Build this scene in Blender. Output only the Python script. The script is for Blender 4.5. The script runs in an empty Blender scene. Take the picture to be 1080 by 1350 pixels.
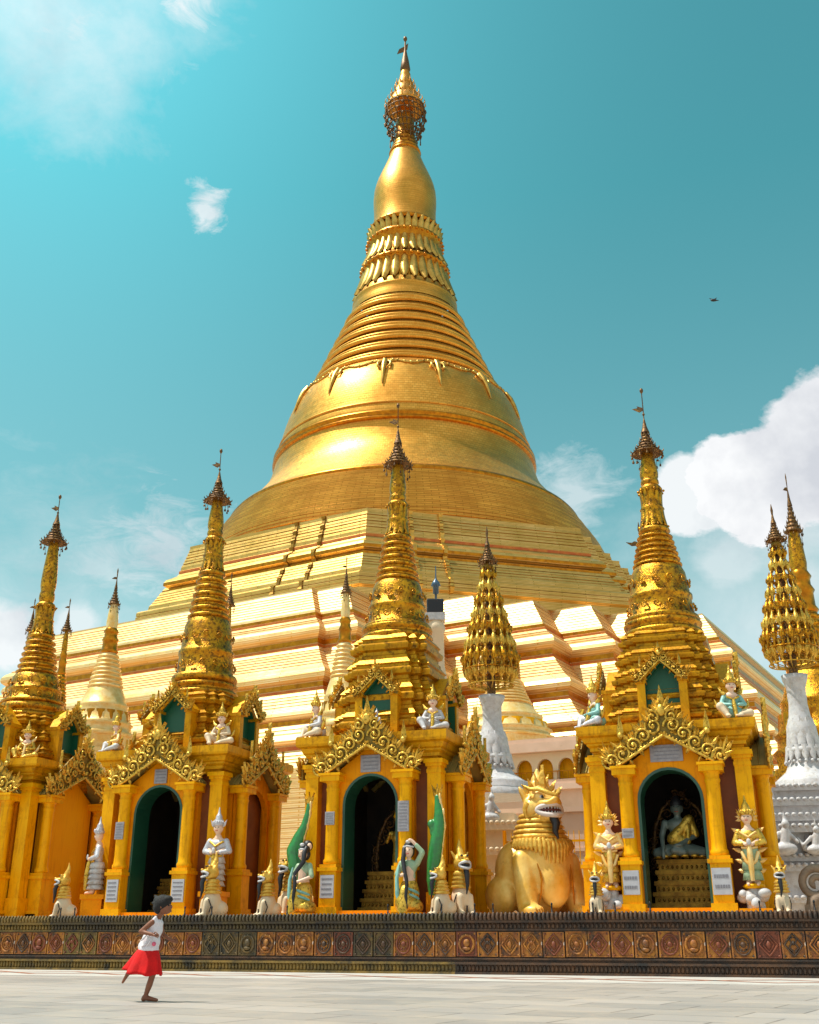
import bpy, bmesh, math, random
from mathutils import Vector, Matrix
R = math.radians
PI = math.pi
rnd = random.Random(7)
scn = bpy.context.scene
COL = scn.collection

# ------------------------------------------------------------ camera
cam_d = bpy.data.cameras.new('camera')
cam_d.sensor_fit = 'VERTICAL'; cam_d.sensor_height = 36.0; cam_d.lens = 37.41
cam_d.clip_start = 0.1; cam_d.clip_end = 6000
cam = bpy.data.objects.new('camera', cam_d); COL.objects.link(cam)
cam.location = (0, 0, 0.7); cam.rotation_euler = (R(90 + 21.8), 0, 0)
scn.camera = cam

# ------------------------------------------------------------ light and sky
SUN_AZ, SUN_EL = -90.0, 65.0          # high and to the left
sun_d = bpy.data.lights.new('sun', 'SUN'); sun_d.energy = 4.1; sun_d.angle = R(0.55)
sun_d.color = (1.0, 0.95, 0.86)
sun = bpy.data.objects.new('sun', sun_d); COL.objects.link(sun)
sdir = Vector((math.sin(R(SUN_AZ)) * math.cos(R(SUN_EL)), math.cos(R(SUN_AZ)) * math.cos(R(SUN_EL)), math.sin(R(SUN_EL))))
sun.rotation_euler = (-sdir).to_track_quat('-Z', 'Y').to_euler()
sun.location = (0, 0, 120)

wd = bpy.data.worlds.new('World'); scn.world = wd; wd.use_nodes = True
wt = wd.node_tree; wt.nodes.clear()
def wn(t, **k):
    n = wt.nodes.new(t)
    for a, v in k.items(): setattr(n, a, v)
    return n
def wmath(op, a, b=None, c=None, clamp=False):
    n = wn('ShaderNodeMath', operation=op); n.use_clamp = clamp
    for i, v in enumerate((a, b, c)):
        if v is None: continue
        if isinstance(v, (int, float)): n.inputs[i].default_value = v
        else: wt.links.new(v, n.inputs[i])
    return n.outputs[0]
w_out = wn('ShaderNodeOutputWorld'); w_bg = wn('ShaderNodeBackground')
sky = wn('ShaderNodeTexSky', sky_type='NISHITA', sun_disc=False)
sky.sun_elevation = R(SUN_EL); sky.sun_rotation = R(SUN_AZ)
sky.air_density = 1.0; sky.dust_density = 0.5; sky.ozone_density = 1.0
tint = wn('ShaderNodeMix', data_type='RGBA', blend_type='MULTIPLY'); tint.inputs[0].default_value = 1.0
wt.links.new(sky.outputs[0], tint.inputs[6]); tc = wn('ShaderNodeTexCoord')
sepw = wn('ShaderNodeSeparateXYZ'); wt.links.new(tc.outputs['Generated'], sepw.inputs[0])
tr = wn('ShaderNodeValToRGB'); tr.color_ramp.elements[0].position = 0.02; tr.color_ramp.elements[1].position = 0.62
tr.color_ramp.elements[0].color = (0.80, 0.95, 0.80, 1); tr.color_ramp.elements[1].color = (0.36, 1.0, 0.66, 1)
e_ = tr.color_ramp.elements.new(0.3); e_.color = (0.68, 1.0, 0.68, 1)
wt.links.new(sepw.outputs[2], tr.inputs[0])
ts = wn('ShaderNodeVectorMath', operation='SCALE'); ts.inputs[3].default_value = 1.4; wt.links.new(tr.outputs[0], ts.inputs[0])
wt.links.new(ts.outputs[0], tint.inputs[7])
def pix_dir(x, y):
    a, b = x - 540.0, 675.0 - y; th = R(21.8)
    return Vector((a, 1403 * math.cos(th) - b * math.sin(th), 1403 * math.sin(th) + b * math.cos(th))).normalized()
def wnoise(scale, detail, rough, off=(0, 0, 0), stretch=(1, 1, 1), dist=0.0):
    mp = wn('ShaderNodeMapping'); mp.inputs['Location'].default_value = off; mp.inputs['Scale'].default_value = stretch
    wt.links.new(tc.outputs['Generated'], mp.inputs[0])
    n = wn('ShaderNodeTexNoise'); n.inputs['Scale'].default_value = scale
    n.inputs['Detail'].default_value = detail; n.inputs['Roughness'].default_value = rough
    n.inputs['Distortion'].default_value = dist
    wt.links.new(mp.outputs[0], n.inputs['Vector']); return n.outputs['Fac']
n_big = wnoise(9, 9, 0.62, (3.1, 0.4, 1.2), (1, 1, 1.4), 0.2)
n_wisp = wnoise(22, 8, 0.68, (0.7, 2.4, 0.2), (1, 1, 2.2), 0.5)
def blob_mask(x, y, rad, soft, noise, amp, thick=1.0):
    d = pix_dir(x, y)
    dp = wn('ShaderNodeVectorMath', operation='DISTANCE'); dp.inputs[1].default_value = d
    wt.links.new(tc.outputs['Generated'], dp.inputs[0])
    m = wmath('DIVIDE', dp.outputs['Value'], rad)
    m = wmath('SUBTRACT', 1.0, m)
    nz = wmath('MULTIPLY', wmath('SUBTRACT', noise, 0.5), amp)
    m = wmath('ADD', m, nz)
    m = wmath('DIVIDE', m, soft, clamp=True)
    m = wmath('SMOOTH_MAX', m, 0.0, 0.02) if False else m
    return wmath('MULTIPLY', m, thick)
masks = [
    blob_mask(1000, 628, 0.060, 0.14, n_big, 1.7, 1.0), blob_mask(1082, 600, 0.074, 0.16, n_big, 1.4, 1.0),
    blob_mask(915, 655, 0.040, 0.2, n_big, 1.5, 0.9), blob_mask(1060, 690, 0.09, 1.1, n_big, 1.6, 0.75),
    blob_mask(960, 740, 0.055, 0.8, n_big, 2.4, 0.55), blob_mask(760, 650, 0.045, 0.9, n_wisp, 2.6, 0.5),
    blob_mask(1000, 830, 0.15, 1.1, n_big, 1.6, 0.55), blob_mask(1060, 760, 0.08, 1.0, n_big, 2.0, 0.6), blob_mask(60, 830, 0.16, 1.3, n_wisp, 1.5, 0.45),
    blob_mask(215, 725, 0.060, 0.9, n_wisp, 3.2, 0.6), blob_mask(140, 745, 0.05, 1.0, n_wisp, 3.0, 0.45),
    blob_mask(10, 850, 0.045, 0.5, n_big, 2.0, 0.9), blob_mask(95, 825, 0.025, 0.6, n_big, 2.2, 0.7),
    blob_mask(272, 272, 0.020, 0.7, n_wisp, 3.0, 0.75), blob_mask(100, 25, 0.075, 1.3, n_wisp, 2.6, 0.7),
    blob_mask(262, -8, 0.032, 0.9, n_wisp, 3.0, 0.8), blob_mask(20, -60, 0.16, 1.2, n_big, 1.8, 0.85), 
]
# unseen broken cloud added behind the camera to give the gold warm reflections
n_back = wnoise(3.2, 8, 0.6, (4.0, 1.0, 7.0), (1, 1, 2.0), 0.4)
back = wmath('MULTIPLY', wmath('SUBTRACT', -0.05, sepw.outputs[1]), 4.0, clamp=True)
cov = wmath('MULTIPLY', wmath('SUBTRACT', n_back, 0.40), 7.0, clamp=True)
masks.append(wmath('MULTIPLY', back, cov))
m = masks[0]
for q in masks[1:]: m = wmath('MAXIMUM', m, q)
n_shade = wnoise(7, 6, 0.55, (1.1, 5.0, 2.0))
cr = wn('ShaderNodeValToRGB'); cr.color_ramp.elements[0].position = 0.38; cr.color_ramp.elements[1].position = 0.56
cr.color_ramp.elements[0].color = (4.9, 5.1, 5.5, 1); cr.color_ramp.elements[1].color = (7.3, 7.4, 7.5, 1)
wt.links.new(n_shade, cr.inputs[0])
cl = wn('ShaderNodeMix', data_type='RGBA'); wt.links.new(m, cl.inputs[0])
gd = wn('ShaderNodeVectorMath', operation='DISTANCE'); gd.inputs[1].default_value = pix_dir(40, -160); wt.links.new(tc.outputs['Generated'], gd.inputs[0])
gl_ = wmath('SUBTRACT', 1.0, wmath('DIVIDE', gd.outputs['Value'], 0.62), clamp=True)
gl_ = wmath('ADD', 1.0, wmath('MULTIPLY', wmath('MULTIPLY', gl_, gl_), 1.2))
gs = wn('ShaderNodeVectorMath', operation='SCALE'); wt.links.new(tint.outputs[2], gs.inputs[0]); wt.links.new(gl_, gs.inputs[3])
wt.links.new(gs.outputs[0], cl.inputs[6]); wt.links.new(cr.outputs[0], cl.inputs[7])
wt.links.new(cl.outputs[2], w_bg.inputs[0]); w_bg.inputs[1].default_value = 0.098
wt.links.new(w_bg.outputs[0], w_out.inputs[0])
scn.view_settings.view_transform = 'Standard'; scn.view_settings.look = 'None'
scn.view_settings.gamma = 1.0; scn.view_settings.exposure = 0.45
scn.render.engine = 'CYCLES'; scn.cycles.max_bounces = 8; scn.cycles.diffuse_bounces = 4

# ------------------------------------------------------------ materials
def mat(name, col, rough=0.5, metal=0.0, col2=None, nscale=3.0, ramp=(0.35, 0.65), bump=0.0, bscale=20.0, coat=0.0,
        stains=None, stain_scale=2.0, stain_at=(0.55, 0.7), coords='Object', stretch=(1, 1, 1), detail=5, drip=None, spec=0.5):
    m = bpy.data.materials.new(name); m.use_nodes = True; t = m.node_tree; b = t.nodes['Principled BSDF']
    b.inputs['Base Color'].default_value = (*col, 1); b.inputs['Roughness'].default_value = rough
    b.inputs['Metallic'].default_value = metal; b.inputs['Specular IOR Level'].default_value = spec
    if coat: b.inputs['Coat Weight'].default_value = coat; b.inputs['Coat Roughness'].default_value = 0.25
    co = t.nodes.new('ShaderNodeTexCoord'); mp = t.nodes.new('ShaderNodeMapping'); mp.inputs['Scale'].default_value = stretch
    oi = t.nodes.new('ShaderNodeObjectInfo'); rm_ = t.nodes.new('ShaderNodeMath'); rm_.operation = 'MULTIPLY'; rm_.inputs[1].default_value = 41.0
    t.links.new(oi.outputs['Random'], rm_.inputs[0]); va = t.nodes.new('ShaderNodeVectorMath'); va.operation = 'ADD'     # every copy wears differently
    t.links.new(co.outputs[coords], va.inputs[0]); t.links.new(rm_.outputs[0], va.inputs[1]); t.links.new(va.outputs[0], mp.inputs[0])
    def noise(s, d=detail, r=0.6):
        n = t.nodes.new('ShaderNodeTexNoise'); n.inputs['Scale'].default_value = s; n.inputs['Detail'].default_value = d
        n.inputs['Roughness'].default_value = r; t.links.new(mp.outputs[0], n.inputs['Vector']); return n.outputs['Fac']
    def ramp2(f, a, c):
        r_ = t.nodes.new('ShaderNodeMapRange'); r_.inputs[1].default_value = a; r_.inputs[2].default_value = c
        t.links.new(f, r_.inputs[0]); return r_.outputs[0]
    cur = None
    if col2 is not None:
        mx = t.nodes.new('ShaderNodeMix'); mx.data_type = 'RGBA'
        t.links.new(ramp2(noise(nscale), *ramp), mx.inputs[0])
        mx.inputs[6].default_value = (*col, 1); mx.inputs[7].default_value = (*col2, 1); cur = mx.outputs[2]
    if stains is not None:
        mx = t.nodes.new('ShaderNodeMix'); mx.data_type = 'RGBA'
        t.links.new(ramp2(noise(stain_scale, 7, 0.7), *stain_at), mx.inputs[0])
        if cur: t.links.new(cur, mx.inputs[6])
        else: mx.inputs[6].default_value = (*col, 1)
        mx.inputs[7].default_value = (*stains, 1); cur = mx.outputs[2]
    if drip is not None:
        mp2 = t.nodes.new('ShaderNodeMapping'); mp2.inputs['Scale'].default_value = (9, 9, .9); t.links.new(va.outputs[0], mp2.inputs[0])
        n = t.nodes.new('ShaderNodeTexNoise'); n.inputs['Scale'].default_value = 1.6; n.inputs['Detail'].default_value = 7; n.inputs['Roughness'].default_value = .65; t.links.new(mp2.outputs[0], n.inputs['Vector'])
        mx = t.nodes.new('ShaderNodeMix'); mx.data_type = 'RGBA'; d_ = t.nodes.new('ShaderNodeMath'); d_.operation = 'MULTIPLY'; d_.inputs[1].default_value = .75
        t.links.new(ramp2(n.outputs['Fac'], .52, .72), d_.inputs[0]); t.links.new(d_.outputs[0], mx.inputs[0]); t.links.new(cur, mx.inputs[6]); mx.inputs[7].default_value = (*drip, 1); cur = mx.outputs[2]
    if cur: t.links.new(cur, b.inputs['Base Color'])
    if bump:
        bp = t.nodes.new('ShaderNodeBump'); bp.inputs['Strength'].default_value = bump; bp.inputs['Distance'].default_value = 0.02
        t.links.new(noise(bscale, 4), bp.inputs['Height']); t.links.new(bp.outputs[0], b.inputs['Normal'])
    return m

def plated(name, c1, c2, c3, rough, metal, course=0.5, length=1.1, seam=0.35, bump=0.25):
    """gilded plates / gold leaf laid in courses around the vertical axis"""
    m = bpy.data.materials.new(name); m.use_nodes = True; t = m.node_tree; b = t.nodes['Principled BSDF']; L = t.links.new
    co = t.nodes.new('ShaderNodeTexCoord'); sp = t.nodes.new('ShaderNodeSeparateXYZ'); L(co.outputs['Object'], sp.inputs[0])
    at = t.nodes.new('ShaderNodeMath'); at.operation = 'ARCTAN2'; L(sp.outputs[0], at.inputs[0]); L(sp.outputs[1], at.inputs[1])
    mu = t.nodes.new('ShaderNodeMath'); mu.operation = 'MULTIPLY'; L(at.outputs[0], mu.inputs[0]); mu.inputs[1].default_value = 14.0
    cb = t.nodes.new('ShaderNodeCombineXYZ'); L(mu.outputs[0], cb.inputs[0]); L(sp.outputs[2], cb.inputs[1])
    br = t.nodes.new('ShaderNodeTexBrick'); L(cb.outputs[0], br.inputs['Vector'])
    br.inputs['Scale'].default_value = 1.0; br.inputs['Mortar Size'].default_value = 0.025; br.inputs['Mortar Smooth'].default_value = 0.6
    br.inputs['Brick Width'].default_value = length; br.inputs['Row Height'].default_value = course
    br.inputs['Color1'].default_value = (*c1, 1); br.inputs['Color2'].default_value = (*c2, 1); br.inputs['Mortar'].default_value = (*[v * (1 - seam) for v in c3], 1)
    br.inputs['Bias'].default_value = -0.1
    n = t.nodes.new('ShaderNodeTexNoise'); n.inputs['Scale'].default_value = 0.35; n.inputs['Detail'].default_value = 8; n.inputs['Roughness'].default_value = 0.65
    L(co.outputs['Object'], n.inputs['Vector'])
    mr = t.nodes.new('ShaderNodeMapRange'); mr.inputs[1].default_value = 0.4; mr.inputs[2].default_value = 0.68; L(n.outputs['Fac'], mr.inputs[0])
    mx = t.nodes.new('ShaderNodeMix'); mx.data_type = 'RGBA'; L(mr.outputs[0], mx.inputs[0]); L(br.outputs['Color'], mx.inputs[6]); mx.inputs[7].default_value = (*c3, 1)
    m2 = t.nodes.new('ShaderNodeMath'); m2.operation = 'MULTIPLY'; L(mr.outputs[0], m2.inputs[0]); m2.inputs[1].default_value = 0.7
    L(m2.outputs[0], mx.inputs[0])
    # fine streaks running along the courses
    mp = t.nodes.new('ShaderNodeMapping'); mp.inputs['Scale'].default_value = (0.25, 0.25, 7); L(co.outputs['Object'], mp.inputs[0])
    n3 = t.nodes.new('ShaderNodeTexNoise'); n3.inputs['Scale'].default_value = 1.6; n3.inputs['Detail'].default_value = 6; L(mp.outputs[0], n3.inputs['Vector'])
    mr3 = t.nodes.new('ShaderNodeMapRange'); mr3.inputs[1].default_value = 0.5; mr3.inputs[2].default_value = 0.75; mr3.inputs[4].default_value = 0.5; L(n3.outputs['Fac'], mr3.inputs[0])
    mx3 = t.nodes.new('ShaderNodeMix'); mx3.data_type = 'RGBA'; L(mr3.outputs[0], mx3.inputs[0]); L(mx.outputs[2], mx3.inputs[6])
    mx3.inputs[7].default_value = (*[v * 0.62 for v in c3], 1)
    L(mx3.outputs[2], b.inputs['Base Color'])
    n2 = t.nodes.new('ShaderNodeTexNoise'); n2.inputs['Scale'].default_value = 2.2; n2.inputs['Detail'].default_value = 6; L(co.outputs['Object'], n2.inputs['Vector'])
    rr = t.nodes.new('ShaderNodeMapRange'); rr.inputs[3].default_value = rough - 0.1; rr.inputs[4].default_value = rough + 0.14; L(n2.outputs['Fac'], rr.inputs[0])
    L(rr.outputs[0], b.inputs['Roughness']); b.inputs['Metallic'].default_value = metal
    ad = t.nodes.new('ShaderNodeMath'); ad.operation = 'ADD'; L(br.outputs['Fac'], ad.inputs[0]); L(n2.outputs['Fac'], ad.inputs[1])
    bp = t.nodes.new('ShaderNodeBump'); bp.inputs['Strength'].default_value = bump; bp.inputs['Distance'].default_value = 0.05; bp.invert = True
    L(ad.outputs[0], bp.inputs['Height']); L(bp.outputs[0], b.inputs['Normal'])
    return m

M = {}
M['stupa_gold'] = plated('stupa_gold', (0.82, 0.38, 0.05), (0.70, 0.29, 0.035), (0.46, 0.18, 0.014), 0.38, 0.75, 0.2, 0.9, 0.18, 0.2)
M['bell_gold'] = plated('bell_gold', (0.92, 0.45, 0.07), (0.80, 0.36, 0.045), (0.58, 0.24, 0.02), 0.37, 0.82, 0.26, 0.42, 0.12, 0.15)
M['terrace_gold'] = plated('terrace_gold', (0.97, 0.71, 0.38), (0.94, 0.64, 0.30), (0.84, 0.46, 0.12), 0.38, 0.65, 0.12, 2.6, 0.12, 0.1)
M['oct_gold'] = plated('oct_gold', (0.88, 0.54, 0.17), (0.74, 0.43, 0.10), (0.46, 0.26, 0.04), 0.36, 0.8, 0.11, 2.2, 0.2, 0.15)
M['line_red'] = mat('line_red', (0.50, 0.10, 0.02), 0.5, 0.5, (0.62, 0.2, 0.03), 2)
M['deep_gold'] = mat('deep_gold', (0.66, 0.25, 0.012), 0.32, 0.9, (0.40, 0.13, 0.008), 2.5, bump=0.2, bscale=6)
M['dark_gold'] = mat('dark_gold', (0.40, 0.22, 0.03), 0.5, 0.8, (0.2, 0.1, 0.015), 5, bump=0.4, bscale=14)
M['gold'] = mat('gold', (0.93, 0.45, 0.002), 0.45, 0.15, (0.84, 0.37, 0.001), 1.3, (0.3, 0.75), 0.2, 14, 0.0, (0.55, 0.21, 0.002), 4.0, (0.52, 0.8), drip=(0.50, 0.19, 0.004), spec=.15)
M['cornice_gold'] = mat('cornice_gold', (0.80, 0.38, 0.003), 0.42, 0.3, (0.64, 0.28, 0.002), 1.3, (0.3, 0.75), 0.3, 16, 0.0, (0.30, 0.11, 0.002), 4.0, (0.5, 0.72), drip=(0.36, 0.14, 0.004), spec=.2)
M['ochre'] = mat('ochre', (0.90, 0.33, 0.001), 0.5, 0.1, (0.78, 0.26, 0.001), 1.1, (0.3, 0.75), 0.2, 14, 0.0, (0.50, 0.13, 0.001), 3.0, (0.52, 0.85), drip=(0.50, 0.14, 0.004), spec=.12)
M['bright_orange'] = mat('bright_orange', (0.98, 0.46, 0.001), 0.6, 0.0, (0.95, 0.41, 0.001), 1.1, spec=.1, drip=(0.80, 0.30, 0.002))
M['aged_gold'] = mat('aged_gold', (0.62, 0.31, 0.008), 0.38, 0.55, (0.46, 0.20, 0.004), 2.2, bump=0.35, bscale=18, stains=(0.12, 0.05, 0.004), stain_scale=6, stain_at=(0.5, 0.68), drip=(0.30, 0.12, 0.006), spec=.25)
M['spire_gold'] = mat('spire_gold', (0.74, 0.35, 0.012), 0.34, 0.8, (0.50, 0.20, 0.008), 4, bump=0.7, bscale=26, stains=(0.14, 0.06, 0.008), stain_scale=11, stain_at=(0.47, 0.62))
M['carved_gold'] = mat('carved_gold', (0.80, 0.50, 0.08), 0.36, 0.65, (0.60, 0.34, 0.03), 8, bump=0.5, bscale=26, stains=(0.10, 0.06, 0.01), stain_scale=16, stain_at=(0.52, 0.66))
M['carve_back'] = mat('carve_back', (0.16, 0.12, 0.02), 0.7, 0.2, (0.34, 0.2, 0.02), 9)
M['roof_olive'] = mat('roof_olive', (0.34, 0.27, 0.07), 0.55, 0.2, (0.5, 0.36, 0.09), 2.5, bump=0.2, bscale=12)
M['bronze'] = mat('bronze', (0.10, 0.05, 0.025), 0.5, 0.7, (0.30, 0.15, 0.03), 18, (0.45, 0.65), 0.5, 40)
M['lotus_gold'] = mat('lotus_gold', (0.74, 0.44, 0.09), 0.34, 0.8, (0.50, 0.27, 0.04), 1.2, (0.35, 0.65), 0.2, 6, stains=(0.3, 0.16, 0.03), stain_scale=2.5, stain_at=(0.55, 0.72))
M['pale_gold'] = mat('pale_gold', (0.90, 0.66, 0.30), 0.42, 0.45, (0.86, 0.52, 0.14), 3, bump=0.25, bscale=12, stains=(0.72, 0.36, 0.06), stain_scale=5, stain_at=(0.5, 0.75))
M['green'] = mat('green', (0.012, 0.085, 0.045), 0.4, 0, (0.010, 0.06, 0.035), 1.5, coat=0.3)
M['niche_green'] = mat('niche_green', (0.008, 0.11, 0.055), 0.45)
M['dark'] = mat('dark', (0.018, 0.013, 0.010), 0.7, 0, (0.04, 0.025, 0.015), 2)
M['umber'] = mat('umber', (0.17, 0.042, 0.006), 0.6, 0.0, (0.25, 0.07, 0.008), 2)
M['white'] = mat('white', (0.47, 0.455, 0.47), 0.5, 0, (0.6, 0.58, 0.58), 6, bump=0.2, bscale=18, stains=(0.36, 0.30, 0.24), stain_scale=7, stain_at=(0.5, 0.75))
M['cream'] = mat('cream', (0.70, 0.55, 0.36), 0.5, 0, (0.70, 0.52, 0.34), 5, bump=0.15, bscale=20, stains=(0.5, 0.33, 0.16), stain_scale=6, stain_at=(0.58, 0.85))
M['plaque'] = mat('plaque', (0.36, 0.34, 0.36), 0.4, 0, (0.28, 0.25, 0.26), 12)
M['plaque_w'] = mat('plaque_w', (0.52, 0.52, 0.56), 0.4, 0, (0.45, 0.44, 0.48), 8)
M['ink'] = mat('ink', (0.22, 0.21, 0.24), 0.6)
M['skin_pale'] = mat('skin_pale', (0.80, 0.55, 0.40), 0.45, 0, (0.74, 0.47, 0.32), 6)
M['silver'] = mat('silver', (0.62, 0.62, 0.66), 0.4, 0.3, (0.48, 0.46, 0.5), 14, bump=0.5, bscale=40)
M['teal'] = mat('teal', (0.16, 0.42, 0.40), 0.45, 0, (0.28, 0.5, 0.42), 12)
M['sage'] = mat('sage', (0.26, 0.40, 0.26), 0.5, 0, (0.36, 0.46, 0.28), 10)
M['naga_green'] = mat('naga_green', (0.015, 0.24, 0.04), 0.3, 0, (0.02, 0.16, 0.035), 10, coat=0.5, bump=0.3, bscale=60)
M['hair'] = mat('hair', (0.012, 0.011, 0.014), 0.5)
M['child_hair'] = mat('child_hair', (0.010, 0.007, 0.006), 0.75, bump=0.6, bscale=90)
M['lion_gold'] = mat('lion_gold', (0.93, 0.63, 0.18), 0.42, 0.2, (0.74, 0.40, 0.04), 2.0, bump=0.2, bscale=16, coat=0.2, stains=(0.42, 0.2, 0.02), stain_scale=6, stain_at=(0.6, 0.8))
M['lion_mane'] = mat('lion_mane', (0.84, 0.52, 0.09), 0.4, 0.4, (0.60, 0.32, 0.03), 9, bump=0.6, bscale=24)
M['lip'] = mat('lip', (0.62, 0.54, 0.50), 0.45)
M['mouth'] = mat('mouth', (0.12, 0.02, 0.015), 0.5)
M['red_paint'] = mat('red_paint', (0.45, 0.06, 0.035), 0.5, 0, (0.35, 0.05, 0.03), 5)
M['pinkwall'] = mat('pinkwall', (0.70, 0.48, 0.36), 0.7, 0, (0.62, 0.42, 0.30), 1.5, stains=(0.4, 0.26, 0.18), stain_scale=3, stain_at=(0.6, 0.85))
M['wood_red'] = mat('wood_red', (0.22, 0.07, 0.03), 0.5)
M['steel'] = mat('steel', (0.35, 0.34, 0.33), 0.4, 0.8)
M['blue_glass'] = mat('blue_glass', (0.07, 0.12, 0.18), 0.25, 0.3)
M['jade'] = mat('jade', (0.15, 0.19, 0.165), 0.4, 0, (0.11, 0.14, 0.125), 4, coat=0.2)
M['grey_stone'] = mat('grey_stone', (0.30, 0.22, 0.15), 0.7, 0, (0.2, 0.14, 0.10), 5, bump=.4, bscale=25)
M['dark_skin'] = mat('dark_skin', (0.20, 0.066, 0.028), 0.55, 0, (0.25, 0.088, 0.04), 8)
M['face_skin'] = mat('face_skin', (0.40, 0.17, 0.09), 0.5)
M['cloth_white'] = mat('cloth_white', (0.78, 0.74, 0.75), 0.8, 0, (0.70, 0.62, 0.66), 10)
M['cloth_red'] = mat('cloth_red', (0.72, 0.003, 0.003), 0.9, 0, (0.55, 0.002, 0.002), 7, bump=0.3, bscale=14)
M['pink'] = mat('pink', (0.7, 0.12, 0.2), 0.7)
# weathered glazed wall
def wallmat(name, a, b, moss, at, white=None):
    m_ = mat(name, a, 0.6, 0, b, 4.5, (0.35, 0.62), 0.6, 30, 0.05, moss, 3.2, at, coords='Object', detail=8)
    if white:
        t = m_.node_tree; bs = t.nodes['Principled BSDF']; src = bs.inputs['Base Color'].links[0].from_socket
        co = t.nodes.new('ShaderNodeTexCoord'); n = t.nodes.new('ShaderNodeTexNoise'); n.inputs['Scale'].default_value = 7; n.inputs['Detail'].default_value = 6
        t.links.new(co.outputs['Object'], n.inputs['Vector']); r_ = t.nodes.new('ShaderNodeMapRange')
        r_.inputs[1].default_value = white; r_.inputs[2].default_value = white + 0.05; t.links.new(n.outputs['Fac'], r_.inputs[0])
        mx = t.nodes.new('ShaderNodeMix'); mx.data_type = 'RGBA'; t.links.new(r_.outputs[0], mx.inputs[0]); t.links.new(src, mx.inputs[6])
        mx.inputs[7].default_value = (0.62, 0.52, 0.44, 1); t.links.new(mx.outputs[2], bs.inputs['Base Color'])
    return m_
M['w_amber'] = wallmat('w_amber', (0.44, 0.17, 0.012), (0.26, 0.075, 0.010), (0.05, 0.022, 0.010), (0.48, 0.64), 0.66)
M['w_rust'] = wallmat('w_rust', (0.22, 0.05, 0.014), (0.16, 0.035, 0.012), (0.04, 0.02, 0.012), (0.5, 0.7), 0.69)
M['w_moss'] = wallmat('w_moss', (0.075, 0.05, 0.014), (0.15, 0.085, 0.016), (0.022, 0.020, 0.012), (0.45, 0.62), 0.74)
M['w_dark'] = wallmat('w_dark', (0.045, 0.025, 0.014), (0.11, 0.045, 0.014), (0.016, 0.012, 0.01), (0.45, 0.65))
M['w_cope'] = wallmat('w_cope', (0.035, 0.025, 0.016), (0.09, 0.06, 0.016), (0.02, 0.016, 0.014), (0.5, 0.65))
M['w_green'] = wallmat('w_green', (0.12, 0.08, 0.016), (0.24, 0.14, 0.02), (0.03, 0.024, 0.012), (0.48, 0.66))

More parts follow.
